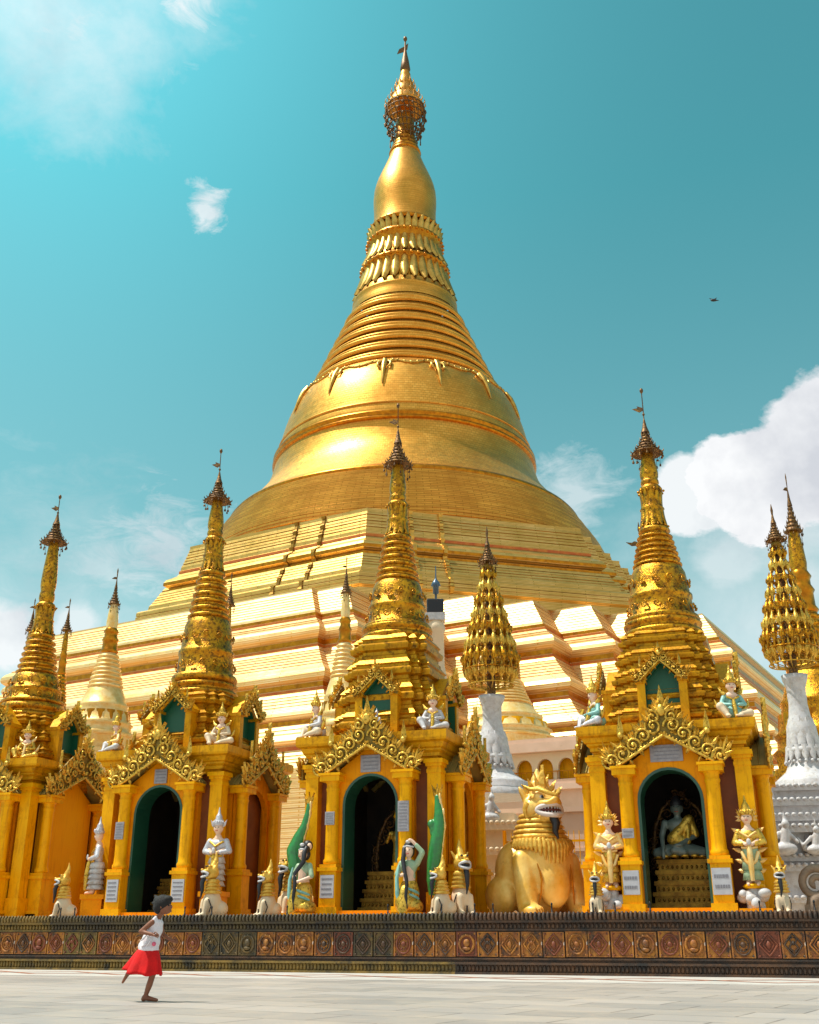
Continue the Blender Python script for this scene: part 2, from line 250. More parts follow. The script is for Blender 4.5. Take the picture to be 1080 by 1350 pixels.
# ------------------------------------------------------------ mesh helpers
class MB:
    def __init__(s): s.v = []; s.f = []; s.sm = []
    def add(s, vs, fs, smooth=False):
        o = len(s.v); s.v += [tuple(p) for p in vs]
        for f in fs: s.f.append(tuple(i + o for i in f)); s.sm.append(smooth)
        return s
    def box(s, a, b):
        x0, y0, z0 = a; x1, y1, z1 = b
        return s.add([(x0, y0, z0), (x1, y0, z0), (x1, y1, z0), (x0, y1, z0), (x0, y0, z1), (x1, y0, z1), (x1, y1, z1), (x0, y1, z1)],
                     [(0, 3, 2, 1), (4, 5, 6, 7), (0, 1, 5, 4), (1, 2, 6, 5), (2, 3, 7, 6), (3, 0, 4, 7)])
    def loft(s, rings, closed=True, cap=True, smooth=False):
        n = len(rings[0]); vs = [p for r in rings for p in r]; fs = []
        for i in range(len(rings) - 1):
            for j in range(n if closed else n - 1):
                k = (j + 1) % n
                fs.append((i * n + j, i * n + k, (i + 1) * n + k, (i + 1) * n + j))
        s.add(vs, fs, smooth)
        if cap:
            s.add(rings[0], [tuple(range(n))[::-1]]); s.add(rings[-1], [tuple(range(n))])
        return s
    def lathe(s, prof, n=24, c=(0, 0), smooth=True, cap=True, mod=None):
        rings = []
        for (r, z) in prof:
            ring = []
            for j in range(n):
                a = 2 * PI * j / n; q = r * (mod(a, z) if mod else 1)
                ring.append((c[0] + q * math.cos(a), c[1] + q * math.sin(a), z))
            rings.append(ring)
        return s.loft(rings, True, cap, smooth)
    def tube(s, pts, rad, n=6, smooth=True):
        pts = [Vector(p) for p in pts]
        if isinstance(rad, (int, float)): rad = [rad] * len(pts)
        rings = []; up = Vector((0, 1, 0.01)).normalized()
        for i, p in enumerate(pts):
            t = (pts[min(i + 1, len(pts) - 1)] - pts[max(i - 1, 0)]).normalized()
            a = t.cross(up)
            if a.length < 1e-4: a = t.cross(Vector((1, 0, 0)))
            a.normalize(); b = a.cross(t)
            rings.append([tuple(p + (a * math.cos(2 * PI * j / n) + b * math.sin(2 * PI * j / n)) * rad[i]) for j in range(n)])
        return s.loft(rings, True, True, smooth)
    def ball(s, c, r, n=10, m_=7, smooth=True):
        if isinstance(r, (int, float)): r = (r, r, r)
        rings = []
        for i in range(m_ + 1):
            ph = -PI / 2 + PI * i / m_; cr_ = max(math.cos(ph), 0.02)
            rings.append([(c[0] + r[0] * cr_ * math.cos(2 * PI * j / n), c[1] + r[1] * cr_ * math.sin(2 * PI * j / n), c[2] + r[2] * math.sin(ph)) for j in range(n)])
        return s.loft(rings, True, True, smooth)
    def prism(s, poly, y0, y1):
        """poly in x,z; extruded along y"""
        n = len(poly)
        vs = [(x, y0, z) for x, z in poly] + [(x, y1, z) for x, z in poly]
        fs = [tuple(range(n)), tuple(range(2 * n - 1, n - 1, -1))] + [(i, i + n, (i + 1) % n + n, (i + 1) % n) for i in range(n)]
        return s.add(vs, fs)
    def xf(s, mtx, src):
        o = len(s.v); s.v += [tuple(mtx @ Vector(p)) for p in src.v]
        flip = mtx.determinant() < 0
        for f, q in zip(src.f, src.sm):
            f = tuple(i + o for i in f); s.f.append(f[::-1] if flip else f); s.sm.append(q)
        return s
    def mesh(s, name, m_):
        me = bpy.data.meshes.new(name); me.from_pydata(s.v, [], s.f)
        bm = bmesh.new(); bm.from_mesh(me); bmesh.ops.recalc_face_normals(bm, faces=bm.faces); bm.to_mesh(me); bm.free()
        me.polygons.foreach_set('use_smooth', s.sm); me.materials.append(M[m_] if isinstance(m_, str) else m_); me.update()
        return me
    def build(s, name, m_, parent=None, loc=None, rz=None, bevel=0):
        o = bpy.data.objects.new(name, s.mesh(name, m_)); COL.objects.link(o)
        if parent: o.parent = parent
        if loc: o.location = loc
        if rz is not None: o.rotation_euler.z = rz
        if bevel:
            b = o.modifiers.new('bevel', 'BEVEL'); b.width = bevel; b.segments = 2; b.limit_method = 'ANGLE'; b.angle_limit = R(50)
        return o
def tag(o, label=None, cat=None, group=None, kind=None):
    if label: o['label'] = label
    if cat: o['category'] = cat
    if group: o['group'] = group
    if kind: o['kind'] = kind
    return o
def empty(name, loc=(0, 0, 0), rz=0, label=None, cat=None, group=None):
    o = bpy.data.objects.new(name, None); COL.objects.link(o); o.location = loc; o.rotation_euler.z = rz; o.empty_display_size = 0.3
    return tag(o, label, cat, group)
def inst(name, me, parent, loc=(0, 0, 0), rz=0, sc=None):
    o = bpy.data.objects.new(name, me); COL.objects.link(o); o.parent = parent; o.location = loc; o.rotation_euler.z = rz
    if sc: o.scale = sc if isinstance(sc, tuple) else (sc,) * 3
    return o
def copy_tree(o, parent=None):
    c = o.copy(); COL.objects.link(c)
    if parent: c.parent = parent
    for ch in list(o.children): copy_tree(ch, c)
    return c
def organic(name, prims, vox, m_, parent=None, smooth=4, disp=None):
    """one continuous surface grown from overlapping limbs: ('b', centre, radii) and ('l', p0, p1, r0, r1)"""
    mb = MB()
    for p in prims:
        if p[0] == 'b': mb.ball(p[1], p[2], 16, 10)
        else:
            a, b = Vector(p[1]), Vector(p[2]); r0, r1 = p[3], p[4]
            mb.ball(a, r0, 12, 8); mb.ball(b, r1, 12, 8)
            mb.tube([a, (a + b) / 2, b], [r0, (r0 + r1) / 2, r1], 12)
    o = mb.build('tmp', m_)
    rm = o.modifiers.new('r', 'REMESH'); rm.mode = 'VOXEL'; rm.voxel_size = vox
    s = o.modifiers.new('s', 'SMOOTH'); s.iterations = smooth; s.factor = 0.5
    dg = bpy.context.evaluated_depsgraph_get(); me = bpy.data.meshes.new_from_object(o.evaluated_get(dg))
    bpy.data.objects.remove(o); me.name = name
    for q in me.polygons: q.use_smooth = True
    me.materials.clear(); me.materials.append(M[m_])
    ob = bpy.data.objects.new(name, me); COL.objects.link(ob)
    if parent: ob.parent = parent
    return ob
def offset_poly(pts, o):
    """outward mitre offset of a counter-clockwise plan polygon"""
    n = len(pts); res = []
    for i in range(n):
        p0, p1, p2 = Vector(pts[i - 1]), Vector(pts[i]), Vector(pts[(i + 1) % n])
        d1, d2 = (p1 - p0).normalized(), (p2 - p1).normalized()
        n1, n2 = Vector((d1.y, -d1.x)), Vector((d2.y, -d2.x))
        k = 1 + n1.dot(n2)
        res.append(tuple(p1 + (n1 + n2) * (o / max(k, 0.2))))
    return res
def sweep_plan(mb, plan, prof, cap=True):
    mb.loft([[(x, y, z) for x, y in offset_poly(plan, o)] for o, z in prof], True, cap, False)

# ground frame of the row of shrines: U runs right along the wall, V runs away behind it
A0 = Vector((0.0, 24.093))
def az(a): return Vector((math.sin(R(a)), math.cos(R(a))))
UD, VD = az(109.3), az(19.3)
WALL_RZ = math.atan2(UD.y, UD.x)
def W(u, v, z=0.0):
    p = A0 + UD * u + VD * v; return (p.x, p.y, z)
# ------------------------------------------------------------ ground
def floor_material():
    m = bpy.data.materials.new('marble_floor'); m.use_nodes = True; t = m.node_tree; b = t.nodes['Principled BSDF']; L = t.links.new
    co = t.nodes.new('ShaderNodeTexCoord'); mp = t.nodes.new('ShaderNodeMapping'); mp.inputs['Rotation'].default_value = (0, 0, R(19.3 + 11)); L(co.outputs['Object'], mp.inputs[0])
    br = t.nodes.new('ShaderNodeTexBrick'); L(mp.outputs[0], br.inputs['Vector']); br.offset = 0.37; br.squash = 1.0
    br.inputs['Scale'].default_value = 1.0; br.inputs['Brick Width'].default_value = 1.25; br.inputs['Row Height'].default_value = 0.8
    br.inputs['Mortar Size'].default_value = 0.016; br.inputs['Mortar Smooth'].default_value = 0.3; br.inputs['Bias'].default_value = 0.1
    br.inputs['Color1'].default_value = (0.45, 0.39, 0.35, 1); br.inputs['Color2'].default_value = (0.29, 0.26, 0.24, 1); br.inputs['Mortar'].default_value = (0.13, 0.11, 0.10, 1)
    n = t.nodes.new('ShaderNodeTexNoise'); n.inputs['Scale'].default_value = 1.3; n.inputs['Detail'].default_value = 8; n.inputs['Distortion'].default_value = 1.0; L(mp.outputs[0], n.inputs['Vector'])
    mr = t.nodes.new('ShaderNodeMapRange'); mr.inputs[1].default_value = 0.42; mr.inputs[2].default_value = 0.7; mr.inputs[4].default_value = 0.6; L(n.outputs['Fac'], mr.inputs[0])
    mx = t.nodes.new('ShaderNodeMix'); mx.data_type = 'RGBA'; L(mr.outputs[0], mx.inputs[0]); L(br.outputs['Color'], mx.inputs[6]); mx.inputs[7].default_value = (0.46, 0.38, 0.31, 1)
    n2 = t.nodes.new('ShaderNodeTexNoise'); n2.inputs['Scale'].default_value = 0.5; n2.inputs['Detail'].default_value = 9; n2.inputs['Roughness'].default_value = 0.7; L(mp.outputs[0], n2.inputs['Vector'])
    m3 = t.nodes.new('ShaderNodeMapRange'); m3.inputs[1].default_value = 0.5; m3.inputs[2].default_value = 0.72; m3.inputs[4].default_value = 0.5; L(n2.outputs['Fac'], m3.inputs[0])
    x2 = t.nodes.new('ShaderNodeMix'); x2.data_type = 'RGBA'; L(m3.outputs[0], x2.inputs[0]); L(mx.outputs[2], x2.inputs[6]); x2.inputs[7].default_value = (0.30, 0.27, 0.26, 1)
    L(x2.outputs[2], b.inputs['Base Color'])
    rr = t.nodes.new('ShaderNodeMapRange'); rr.inputs[3].default_value = 0.36; rr.inputs[4].default_value = 0.6; L(n2.outputs['Fac'], rr.inputs[0]); L(rr.outputs[0], b.inputs['Roughness'])
    bp = t.nodes.new('ShaderNodeBump'); bp.inputs['Strength'].default_value = 0.15; bp.inputs['Distance'].default_value = 0.01; L(n2.outputs['Fac'], bp.inputs['Height']); L(bp.outputs[0], b.inputs['Normal'])
    return m
g = MB(); g.add([(-900, -500, 0), (900, -500, 0), (900, 1400, 0), (-900, 1400, 0)], [(0, 1, 2, 3)])
tag(g.build('plaza_floor', floor_material()), kind='structure')
M['marble_strip'] = mat('marble_strip', (0.62, 0.58, 0.53), 0.45, 0, (0.52, 0.48, 0.44), 1.5, stains=(0.36, 0.32, 0.28), stain_scale=1.2, stain_at=(0.55, 0.8))
M['inlay_red'] = mat('inlay_red', (0.36, 0.12, 0.07), 0.5, 0, (0.46, 0.24, 0.17), 3)
g = MB(); g.box((-40, -3.4, 0.0005), (40, -0.02, 0.004))
tag(g.build('marble_border', 'marble_strip', loc=W(0, 0), rz=WALL_RZ), kind='structure')
g = MB()
for k in range(-14, 14):
    for s in (-1, 1):
        x0, x1, xm = k * 2.1, k * 2.1 + 2.1, k * 2.1 + 1.05
        for (a, ya), (b, yb) in (((x0, -1.9), (xm, -1.9 + s * 0.75)), ((xm, -1.9 + s * 0.75), (x1, -1.9))):
            g.add([(a, ya - .11, .008), (b, yb - .11, .008), (b, yb + .11, .008), (a, ya + .11, .008)], [(0, 1, 2, 3)])
tag(g.build('inlaid_border_pattern', 'inlay_red', loc=W(0, 0), rz=WALL_RZ), kind='structure')
g = MB(); g.box((-90, 0.42, 0), (90, 140, 1.15))
M['platform_paint'] = mat('platform_paint', (0.58, 0.44, 0.30), 0.6, 0, (0.5, 0.36, 0.22), 0.6)
tag(g.build('raised_platform', 'platform_paint', loc=W(0, 0), rz=WALL_RZ), kind='structure')

# ------------------------------------------------------------ carved plinth wall
wall = empty('carved_wall', W(0, 0), WALL_RZ, 'long low weathered wall with a frieze of carved glazed panels below the shrines', 'wall')
UA, UB = -15.0, 12.5
def seg_parts(name, fn, cuts, default):
    """one part per stretch of the wall with its own state of weathering"""
    for (a, b, m_) in cuts:
        g_ = MB(); fn(g_, a, b); g_.build(name, m_, wall)
rnd.seed(3)
def base_fn(g_, a, b):
    g_.box((a, -0.05, 0), (b, 0.42, 0.05))
    g_.box((a, 0.0, 0.05), (b, 0.42, 0.19)); g_.box((a, -0.06, 0.19), (b, 0.42, 0.235))
    x = a + .03
    while x < b - .05:
        g_.ball((x + .03, -0.01, 0.12), (.036, .034, .075), 6, 4); x += 0.082
seg_parts('base_course', base_fn, [(UA, -4.9, 'w_green'), (-4.9, 1.0, 'w_green'), (1.0, UB, 'w_dark')], None)
def mid_fn(g_, a, b): g_.box((a, 0.02, 0.235), (b, 0.42, 0.285)); g_.box((a, -0.03, 0.285), (b, 0.42, 0.315)); g_.box((a, 0.045, 0.315), (b, 0.42, 0.83))
seg_parts('moulding', mid_fn, [(UA, UB, 'w_dark')], None)
def cope_fn(g_, a, b):
    g_.box((a, 0.0, 0.83), (b, 0.42, 0.865)); g_.box((a, 0.03, 0.865), (b, 0.42, 0.985))
    g_.box((a, -0.05, 0.985), (b, 0.45, 1.03)); g_.box((a, -0.02, 1.03), (b, 0.5, 1.165))
    x = a + .02
    while x < b - .06:
        g_.ball((x + .033, 0.01, 0.925), (.034, .035, .055), 6, 4)
        g_.tube([(x + .033, -0.055, 1.045), (x + .033 + rnd.uniform(-.006, .006), -0.075, 1.10), (x + .033, -0.03, 1.165 + rnd.uniform(0, .012))], [.034, .036, .03], 6)
        x += 0.088
seg_parts('coping', cope_fn, [(UA, -9.0, 'w_green'), (-9.0, -4.9, 'w_cope'), (-4.9, 1.0, 'w_cope'), (1.0, UB, 'w_dark')], None)
def medallion(kind):
    g_ = MB(); w_, h_ = 0.215, 0.235
    def loop(rx, rz, r, diamond=False, n=16, y=-0.012):
        pts = []
        for j in range(n + 1):
            a = 2 * PI * j / n
            if diamond: q = 1 / (abs(math.cos(a)) + abs(math.sin(a))) ** 0.85
            else: q = 1
            pts.append((rx * q * math.cos(a), y, rz * q * math.sin(a)))
        g_.tube(pts, r, 5)
    if kind == 0:
        loop(.165, .2, .02, True); loop(.1, .13, .013, True); g_.ball((0, -0.01, 0), (.05, .035, .07), 8, 5)
    elif kind == 1:
        loop(.15, .185, .022); loop(.1, .125, .012); g_.ball((0, -0.01, 0), (.055, .04, .055), 8, 5)
        for j in range(6): g_.ball((.085 * math.cos(j * PI / 3), -0.01, .105 * math.sin(j * PI / 3)), (.022, .02, .024), 6, 4)
    elif kind == 2:
        loop(.16, .2, .02, True)
        for s in (-1, 1):
            g_.tube([(s * .02, -.01, -.12), (s * .08, -.02, -.05), (s * .03, -.02, .03), (s * .07, -.02, .09), (0, -.015, .14)], [.02, .022, .02, .016, .01], 5)
        g_.ball((0, -.02, .03), (.03, .03, .04), 6, 5)
    else:
        loop(.155, .17, .03); g_.ball((0, -0.02, .02), (.07, .045, .08), 8, 6); g_.ball((0, -.03, -.09), (.09, .03, .04), 8, 5)
    for sx in (-1, 1):
        for sz in (-1, 1): g_.ball((sx * .175, -.005, sz * .2), (.028, .022, .028), 6, 4)
    return g_
med = {}
u = UA + 0.25; i = 0
while u < UB - .2:
    k = rnd.choice([0, 1, 2, 3, 0, 1])
    if u < -5.0: mm = rnd.choice(['w_amber', 'w_amber', 'w_green', 'w_amber', 'w_amber'])
    elif u < -0.2: mm = 'w_moss' if not (-3.4 < u < -1.4) else rnd.choice(['w_amber', 'w_amber', 'w_rust'])
    else: mm = rnd.choice(['w_amber', 'w_amber', 'w_amber', 'w_amber', 'w_amber', 'w_rust'])
    mk = rnd.choice(['w_rust', 'w_rust', 'w_amber', 'w_dark']) if mm != 'w_moss' else rnd.choice(['w_dark', 'w_moss'])
    if ('slab', mm) not in med:
        sl = MB(); sl.box((-.215, 0, -.235), (.215, 0.05, .235))
        for s_ in (-1, 1): sl.box((s_ * .2 - .015, -0.022, -.235), (s_ * .2 + .015, 0.001, .235))
        sl.box((-.185, -.018, .215), (.185, .001, .235)); sl.box((-.185, -.018, -.235), (.185, .001, -.215))
        med[('slab', mm)] = sl.mesh('frieze_panel', mm)
    if (k, mk) not in med: med[(k, mk)] = medallion(k).mesh('medallion', mk)
    fp = inst('frieze_panel', med[('slab', mm)], wall, (u + rnd.uniform(-.006, .006), 0.0 + rnd.uniform(-.004, .004), 0.575 + rnd.uniform(-.006, .006)))
    inst('medallion', med[(k, mk)], fp)
    u += 0.457; i += 1
# iron pins along the coping
pin = MB(); pin.lathe([(.02, 0), (.022, .05), (.016, .055), (.014, .15), (.02, .16), (.02, .19), (.006, .21)], 8)
pm = pin.mesh('pin', 'hair')
for q in (-9.0, -8.6, -5.6, -4.9, -3.0, -.6, 0.62, 1.35, 1.75, 3.0, 3.85, 4.3, 5.0, 7.1, 8.1): inst('pin', pm, wall, (q, 0.3, 1.165))

# ------------------------------------------------------------ great stupa
SC = Vector((-0.5, 96.0))
stupa = empty('great_stupa', (SC.x, SC.y, 0), 0, 'huge golden bell-shaped stupa on stepped terraces filling the sky behind the shrines', 'stupa')
T1, N1 = az(120), az(210)
def TN(t, n): p = T1 * t + N1 * n; return (p.x, p.y)
def ND(nd, td): # diagonal frame -> t,n
    return ((nd + td) / math.sqrt(2), (nd - td) / math.sqrt(2))
conv = [(7.0, 24.8)] + [ND(23.8, -10.3 + 4.55 * k) for k in range(7)]
plan = []
for k, (t, n) in enumerate(conv):
    if k: plan.append((conv[k - 1][0], n))
    plan.append((t, n))
plan.append((conv[-1][0], -34.0)); plan.append((-34, -34.0))
left = [(-34.5, 9.0), (-31.2, 9.0), (-31.2, 12.4), (-28.0, 12.4), (-28.0, 15.6), (-24.7, 15.6), (-24.7, 18.8), (-21.5, 18.8), (-21.5, 22.0), (-18.3, 22.0), (-18.3, 24.8)]
left[0] = (-34.0, 9.0)
plan += left
plan_xy = [TN(t, n) for t, n in plan]
area = sum(plan_xy[i - 1][0] * plan_xy[i][1] - plan_xy[i][0] * plan_xy[i - 1][1] for i in range(len(plan_xy)))
if area < 0: plan_xy.reverse()
def sloped(pts, notch=.035):
    """long sloping faces with fine grooves cut across them"""
    out = [pts[0]]
    for (o0, z0), (o1, z1) in zip(pts, pts[1:]):
        L_ = math.hypot(o1 - o0, z1 - z0)
        if L_ > .8 and z0 > z1 and o1 > o0:
            n_ = max(2, int(L_ / .27))
            for i in range(1, n_):
                f = i / n_; o_, z_ = o0 + (o1 - o0) * f, z0 + (z1 - z0) * f
                k_ = notch * (1.6 if i % 2 else .8)
                out += [(o_, z_), (o_ - k_, z_ - .02), (o_ - k_, z_ - .05), (o_ + .01, z_ - .07)]
        out.append((o1, z1))
    return out
prof_sq = sloped([(-6, 24.03), (0, 24), (0, 23.86), (1.15, 21.95), (1.2, 21.75), (1.36, 21.7), (1.38, 21.47), (1.48, 21.42), (1.5, 21.25), (2.3, 20.55), (2.5, 20.3), (2.56, 20.05), (2.48, 19.85), (2.2, 19.62), (2.2, 19.25), (2.3, 19.2), (2.3, 19.0), (2.4, 18.95),
           (3.75, 17.3), (4.1, 17.0), (4.22, 16.75), (4.18, 16.45), (3.85, 16.25), (3.85, 15.9), (3.95, 15.86), (3.95, 15.66), (4.05, 15.6), (4.95, 14.4), (5.2, 14.15), (5.28, 13.95), (5.2, 13.75), (4.98, 13.65), (5.0, 13.4), (5.1, 13.35), (5.7, 12.5),
           (5.85, 12.3), (5.75, 12.1), (5.6, 12.0), (5.65, 11.6), (6.3, 10.7), (6.5, 10.5), (6.6, 9.6), (7.2, 9.5), (7.3, 1.0)])
DZ = -.58
prof_sq = [(o, z + DZ if z > 10 else z) for o, z in prof_sq]
g = MB(); sweep_plan(g, plan_xy, prof_sq); sq = g.build('stepped_terrace', 'terrace_gold', stupa)
for o0, z0, z1, mm in ((1.40, 21.48, 21.68, 'deep_gold'), (1.52, 21.27, 21.41, 'line_red'), (2.23, 19.27, 19.6, 'deep_gold'), (2.33, 19.02, 19.18, 'line_red'), (3.88, 15.92, 16.22, 'deep_gold'), (3.98, 15.68, 15.84, 'line_red'), (5.02, 13.42, 13.63, 'deep_gold'), (5.66, 11.7, 11.95, 'line_red')):
    g = MB(); rr_ = [[(x, y, z) for x, y in offset_poly(plan_xy, o)] for o, z in ((o0 - .25, z0 + DZ), (o0, z0 + DZ), (o0, z1 + DZ), (o0 - .25, z1 + DZ))]
    g.loft(rr_, True, False); g.build('moulding', mm, stupa)
# octagonal terrace: one sharp front corner, stepped corners on either side
R8 = 19.25
def octo(Rr, m_):
    cs = []
    for k in range(8):
        n1, n2 = az(210 + 45 * k), az(255 + 45 * k); cs.append((n1 + n2) * (Rr / (1 + n1.dot(n2))))
    pts = []                                  # cs[k] joins face k and face k+1
    for k in range(8):
        P_, Q_ = cs[k], cs[(k + 1) % 8]; face = (k + 1) % 8      # the face between P_ and Q_
        pts.append(tuple(P_))
        if face in (1, 6):                    # stepped faces on either side
            e1 = (P_ - cs[k - 1]).normalized(); e2 = (cs[(k + 2) % 8] - Q_).normalized(); s_ = (Q_ - P_).length / math.sqrt(2) / m_
            p_ = P_.copy()
            for i in range(m_):
                p_ = p_ + e1 * s_; pts.append(tuple(p_)); p_ = p_ + e2 * s_
                if i < m_ - 1: pts.append(tuple(p_))
    # drop points that lie on a straight run
    res = []
    for i in range(len(pts)):
        a_, b_, c_ = Vector(pts[i - 1]), Vector(pts[i]), Vector(pts[(i + 1) % len(pts)])
        if abs((b_ - a_).normalized().dot((c_ - b_).normalized())) < .9999: res.append(pts[i])
    return res
op = octo(R8, 7)
area = sum(op[i - 1][0] * op[i][1] - op[i][0] * op[i - 1][1] for i in range(len(op)))
if area < 0: op.reverse()
prof_oct = sloped([(-3, 31.25), (0, 31.2), (0, 30.95), (.42, 29.3), (.45, 29.0), (.5, 28.95), (.5, 28.7), (.62, 28.5), (1.2, 28.1), (1.35, 27.85), (1.33, 27.55), (1.0, 27.35), (1.0, 27.05), (1.45, 27.0),
            (2.05, 25.75), (2.12, 25.3), (2.6, 25.22), (2.72, 25.1), (2.76, 24.2), (2.6, 24.0), (2.6, 23.35)], .05)
g = MB(); sweep_plan(g, op, prof_oct); g.build('octagonal_terrace', 'oct_gold', stupa)
for o0, z0, z1, mm in ((1.03, 27.1, 27.33, 'deep_gold'), (.53, 28.72, 28.94, 'line_red'), (1.37, 27.58, 27.8, 'deep_gold')):
    g = MB(); g.loft([[(x, y, z) for x, y in offset_poly(op, o)] for o, z in ((o0 - .2, z0), (o0, z0), (o0, z1), (o0 - .2, z1))], True, False); g.build('moulding', mm, stupa)
# carved ridge ladders down the octagon faces
def ridge(face_az, t, wd_=.26, out=.16):
    n = az(face_az); tt = az(face_az - 90); g_ = MB(); rings_ = []
    for k, (o, z) in enumerate([p for p in prof_oct[1:-1] if True][::1]):
        c = n * (R8 + o + out + (.1 if k % 3 == 1 else 0)); e = n * (R8 + o - .3)
        w1 = wd_ * (1.15 if k % 3 == 1 else .8)
        rings_.append([(e.x + tt.x * (t - w1), e.y + tt.y * (t - w1), z), (c.x + tt.x * (t - w1), c.y + tt.y * (t - w1), z), (c.x + tt.x * (t + w1), c.y + tt.y * (t + w1), z), (e.x + tt.x * (t + w1), e.y + tt.y * (t + w1), z)])
    g_.loft(rings_, True, True); return g_
for fa, t in ((210, 1.4), (210, 4.0)): ridge(fa, t, .17, .08).build('ridge_ornament', 'dark_gold', stupa)
for fa, t in ((165, -4.6), (165, -2.2)): ridge(fa, t, .16).build('ridge_ornament', 'lotus_gold', stupa)
# circular bands below the bell
pr = [(19.2, 31.2)]
z = 31.3
k = 0
def rc(z_):
    pts = [(31.2, 19.3), (32, 19.15), (33, 18.75), (34, 18.15), (35, 17.5), (36, 16.85), (36.6, 16.45)]
    for (z0, r0), (z1, r1) in zip(pts, pts[1:]):
        if z0 <= z_ <= z1: return r0 + (r1 - r0) * (z_ - z0) / (z1 - z0)
    return pts[-1][1]
while z < 36.1:
    h = 0.27 + 0.09 * ((k * 7) % 5) / 4
    r0 = rc(z); pr += [(r0 + .05, z), (r0 + .05, z + h * .66), (r0 - .05, z + h * .72), (r0 - .05, z + h * .96)]; z += h; k += 1
pr += [(16.5, 36.15)]
g = MB(); g.lathe(pr, 128, smooth=False, cap=False); g.build('circular_terrace', 'stupa_gold', stupa)
g = MB(); g.lathe([(16.3, 36.1), (16.75, 36.25), (16.8, 36.5), (16.6, 36.75), (16.35, 36.9), (16.0, 36.95)], 128, cap=False); g.build('bell_lip', 'deep_gold', stupa)
bell = [(16.2, 36.9), (15.6, 37.45), (15.05, 38.1), (14.5, 38.75), (14.0, 39.4), (13.6, 40.0), (13.3, 40.6), (13.08, 41.2), (12.92, 41.8), (12.78, 42.4), (12.7, 42.9)]
g = MB(); g.lathe(bell, 128, cap=False); g.build('bell_flare', 'bell_gold', stupa)
g = MB(); g.lathe([(12.68, 42.85), (12.9, 42.95), (12.95, 43.1), (12.75, 43.2), (12.75, 43.35), (12.9, 43.45), (12.9, 43.65), (12.6, 43.75)], 128, cap=False); g.build('bell_band', 'deep_gold', stupa)
g = MB(); g.lathe([(12.52, 43.7), (12.55, 44.0), (12.36, 44.7), (12.24, 45.3), (12.1, 46), (11.9, 46.8), (11.66, 47.6), (11.4, 48.3), (11.12, 48.95), (10.8, 49.5), (10.4, 50.05), (9.95, 50.5), (9.4, 50.9)], 128, cap=False)
g.build('bell', 'bell_gold', stupa)
g = MB(); g.lathe([(12.38, 44.6), (12.48, 44.66), (12.48, 44.78), (12.34, 44.84)], 128, cap=False); g.build('bell_band', 'stupa_gold', stupa)
# garland on the shoulder
g = MB()
n_p = 28
for j in range(n_p):
    a = 2 * PI * j / n_p + 0.06
    def on(da, z_, out=.1):
        tab = [(44, 12.5), (45.3, 12.24), (46.8, 11.9), (47.6, 11.66), (48.3, 11.4), (48.95, 11.12), (49.5, 10.8), (50.05, 10.4), (50.5, 9.95)]
        r_ = tab[-1][1]
        for (z0, r0), (z1, r1) in zip(tab, tab[1:]):
            if z0 <= z_ <= z1: r_ = r0 + (r1 - r0) * (z_ - z0) / (z1 - z0)
        return ((r_ + out) * math.cos(a + da), (r_ + out) * math.sin(a + da), z_)
    if j % 2 == 0:
        g.tube([on(0, 49.9), on(0, 49.2), on(0, 48.4), on(0, 47.4), on(0, 46.8)], [.30, .3, .22, .12, .04], 6)
        for s in (-1, 1):
            g.tube([on(s * .03, 49.8), on(s * .055, 49.5, .18), on(s * .05, 49.0, .2), on(s * .028, 48.9, .15)], [.13, .14, .11, .05], 6)
            g.ball(on(s * .07, 49.9), (.19, .19, .18), 6, 4)
    pts = [on(da, 49.9 - .35 * math.cos(da / (PI / n_p) * PI / 2) * (1 if j % 2 else .3), .08) for da in [(-1 + .25 * q) * PI / n_p for q in range(9)]]
    g.tube(pts, .12, 5)
    for q in pts[::2]: g.ball(q, .17, 6, 4)
g.build('garland', 'lotus_gold', stupa)
# ringed cone
def rr(z_):
    tab = [(50.7, 9.7), (51, 9.5), (52, 9.05), (53, 8.6), (54, 8.2), (55, 7.8), (56, 7.38), (57, 6.97), (58, 6.56), (59, 6.18), (60, 5.82), (61, 5.5), (62, 5.26), (63, 5.0)]
    for (z0, r0), (z1, r1) in zip(tab, tab[1:]):
        if z0 <= z_ <= z1: return r0 + (r1 - r0) * (z_ - z0) / (z1 - z0)
    return tab[-1][1]
for z0, z1 in ((50.75, 52.2), (52.2, 53.6), (53.6, 55.0), (55.0, 56.4), (56.4, 57.8), (57.8, 59.2), (59.2, 60.6)):
    h = z1 - z0; g = MB()
    p_ = [(rr(z0) + .02, z0), (rr(z0) + .2, z0 + .08 * h), (rr(z0) + .24, z0 + .22 * h), (rr(z0 + .3 * h) + .14, z0 + .34 * h), (rr(z0 + .4 * h) - .06, z0 + .40 * h), (rr(z0 + .5 * h) - .05, z0 + .48 * h), (rr(z0 + .5 * h) + .13, z0 + .54 * h),
          (rr(z0 + .6 * h) + .12, z0 + .66 * h), (rr(z0 + .7 * h) - .08, z0 + .74 * h), (rr(z0 + .8 * h) - .14, z0 + .84 * h), (rr(z1) - .08, z1)]
    g.lathe(p_, 96, cap=False); g.build('ring', 'bell_gold', stupa)
g = MB(); g.lathe([(5.62, 60.6), (5.6, 61.2), (5.42, 61.8), (5.5, 62.0), (5.5, 62.15), (5.25, 62.3), (5.15, 62.7), (5.0, 63.0)], 96, cap=False); g.build('collar', 'bell_gold', stupa)
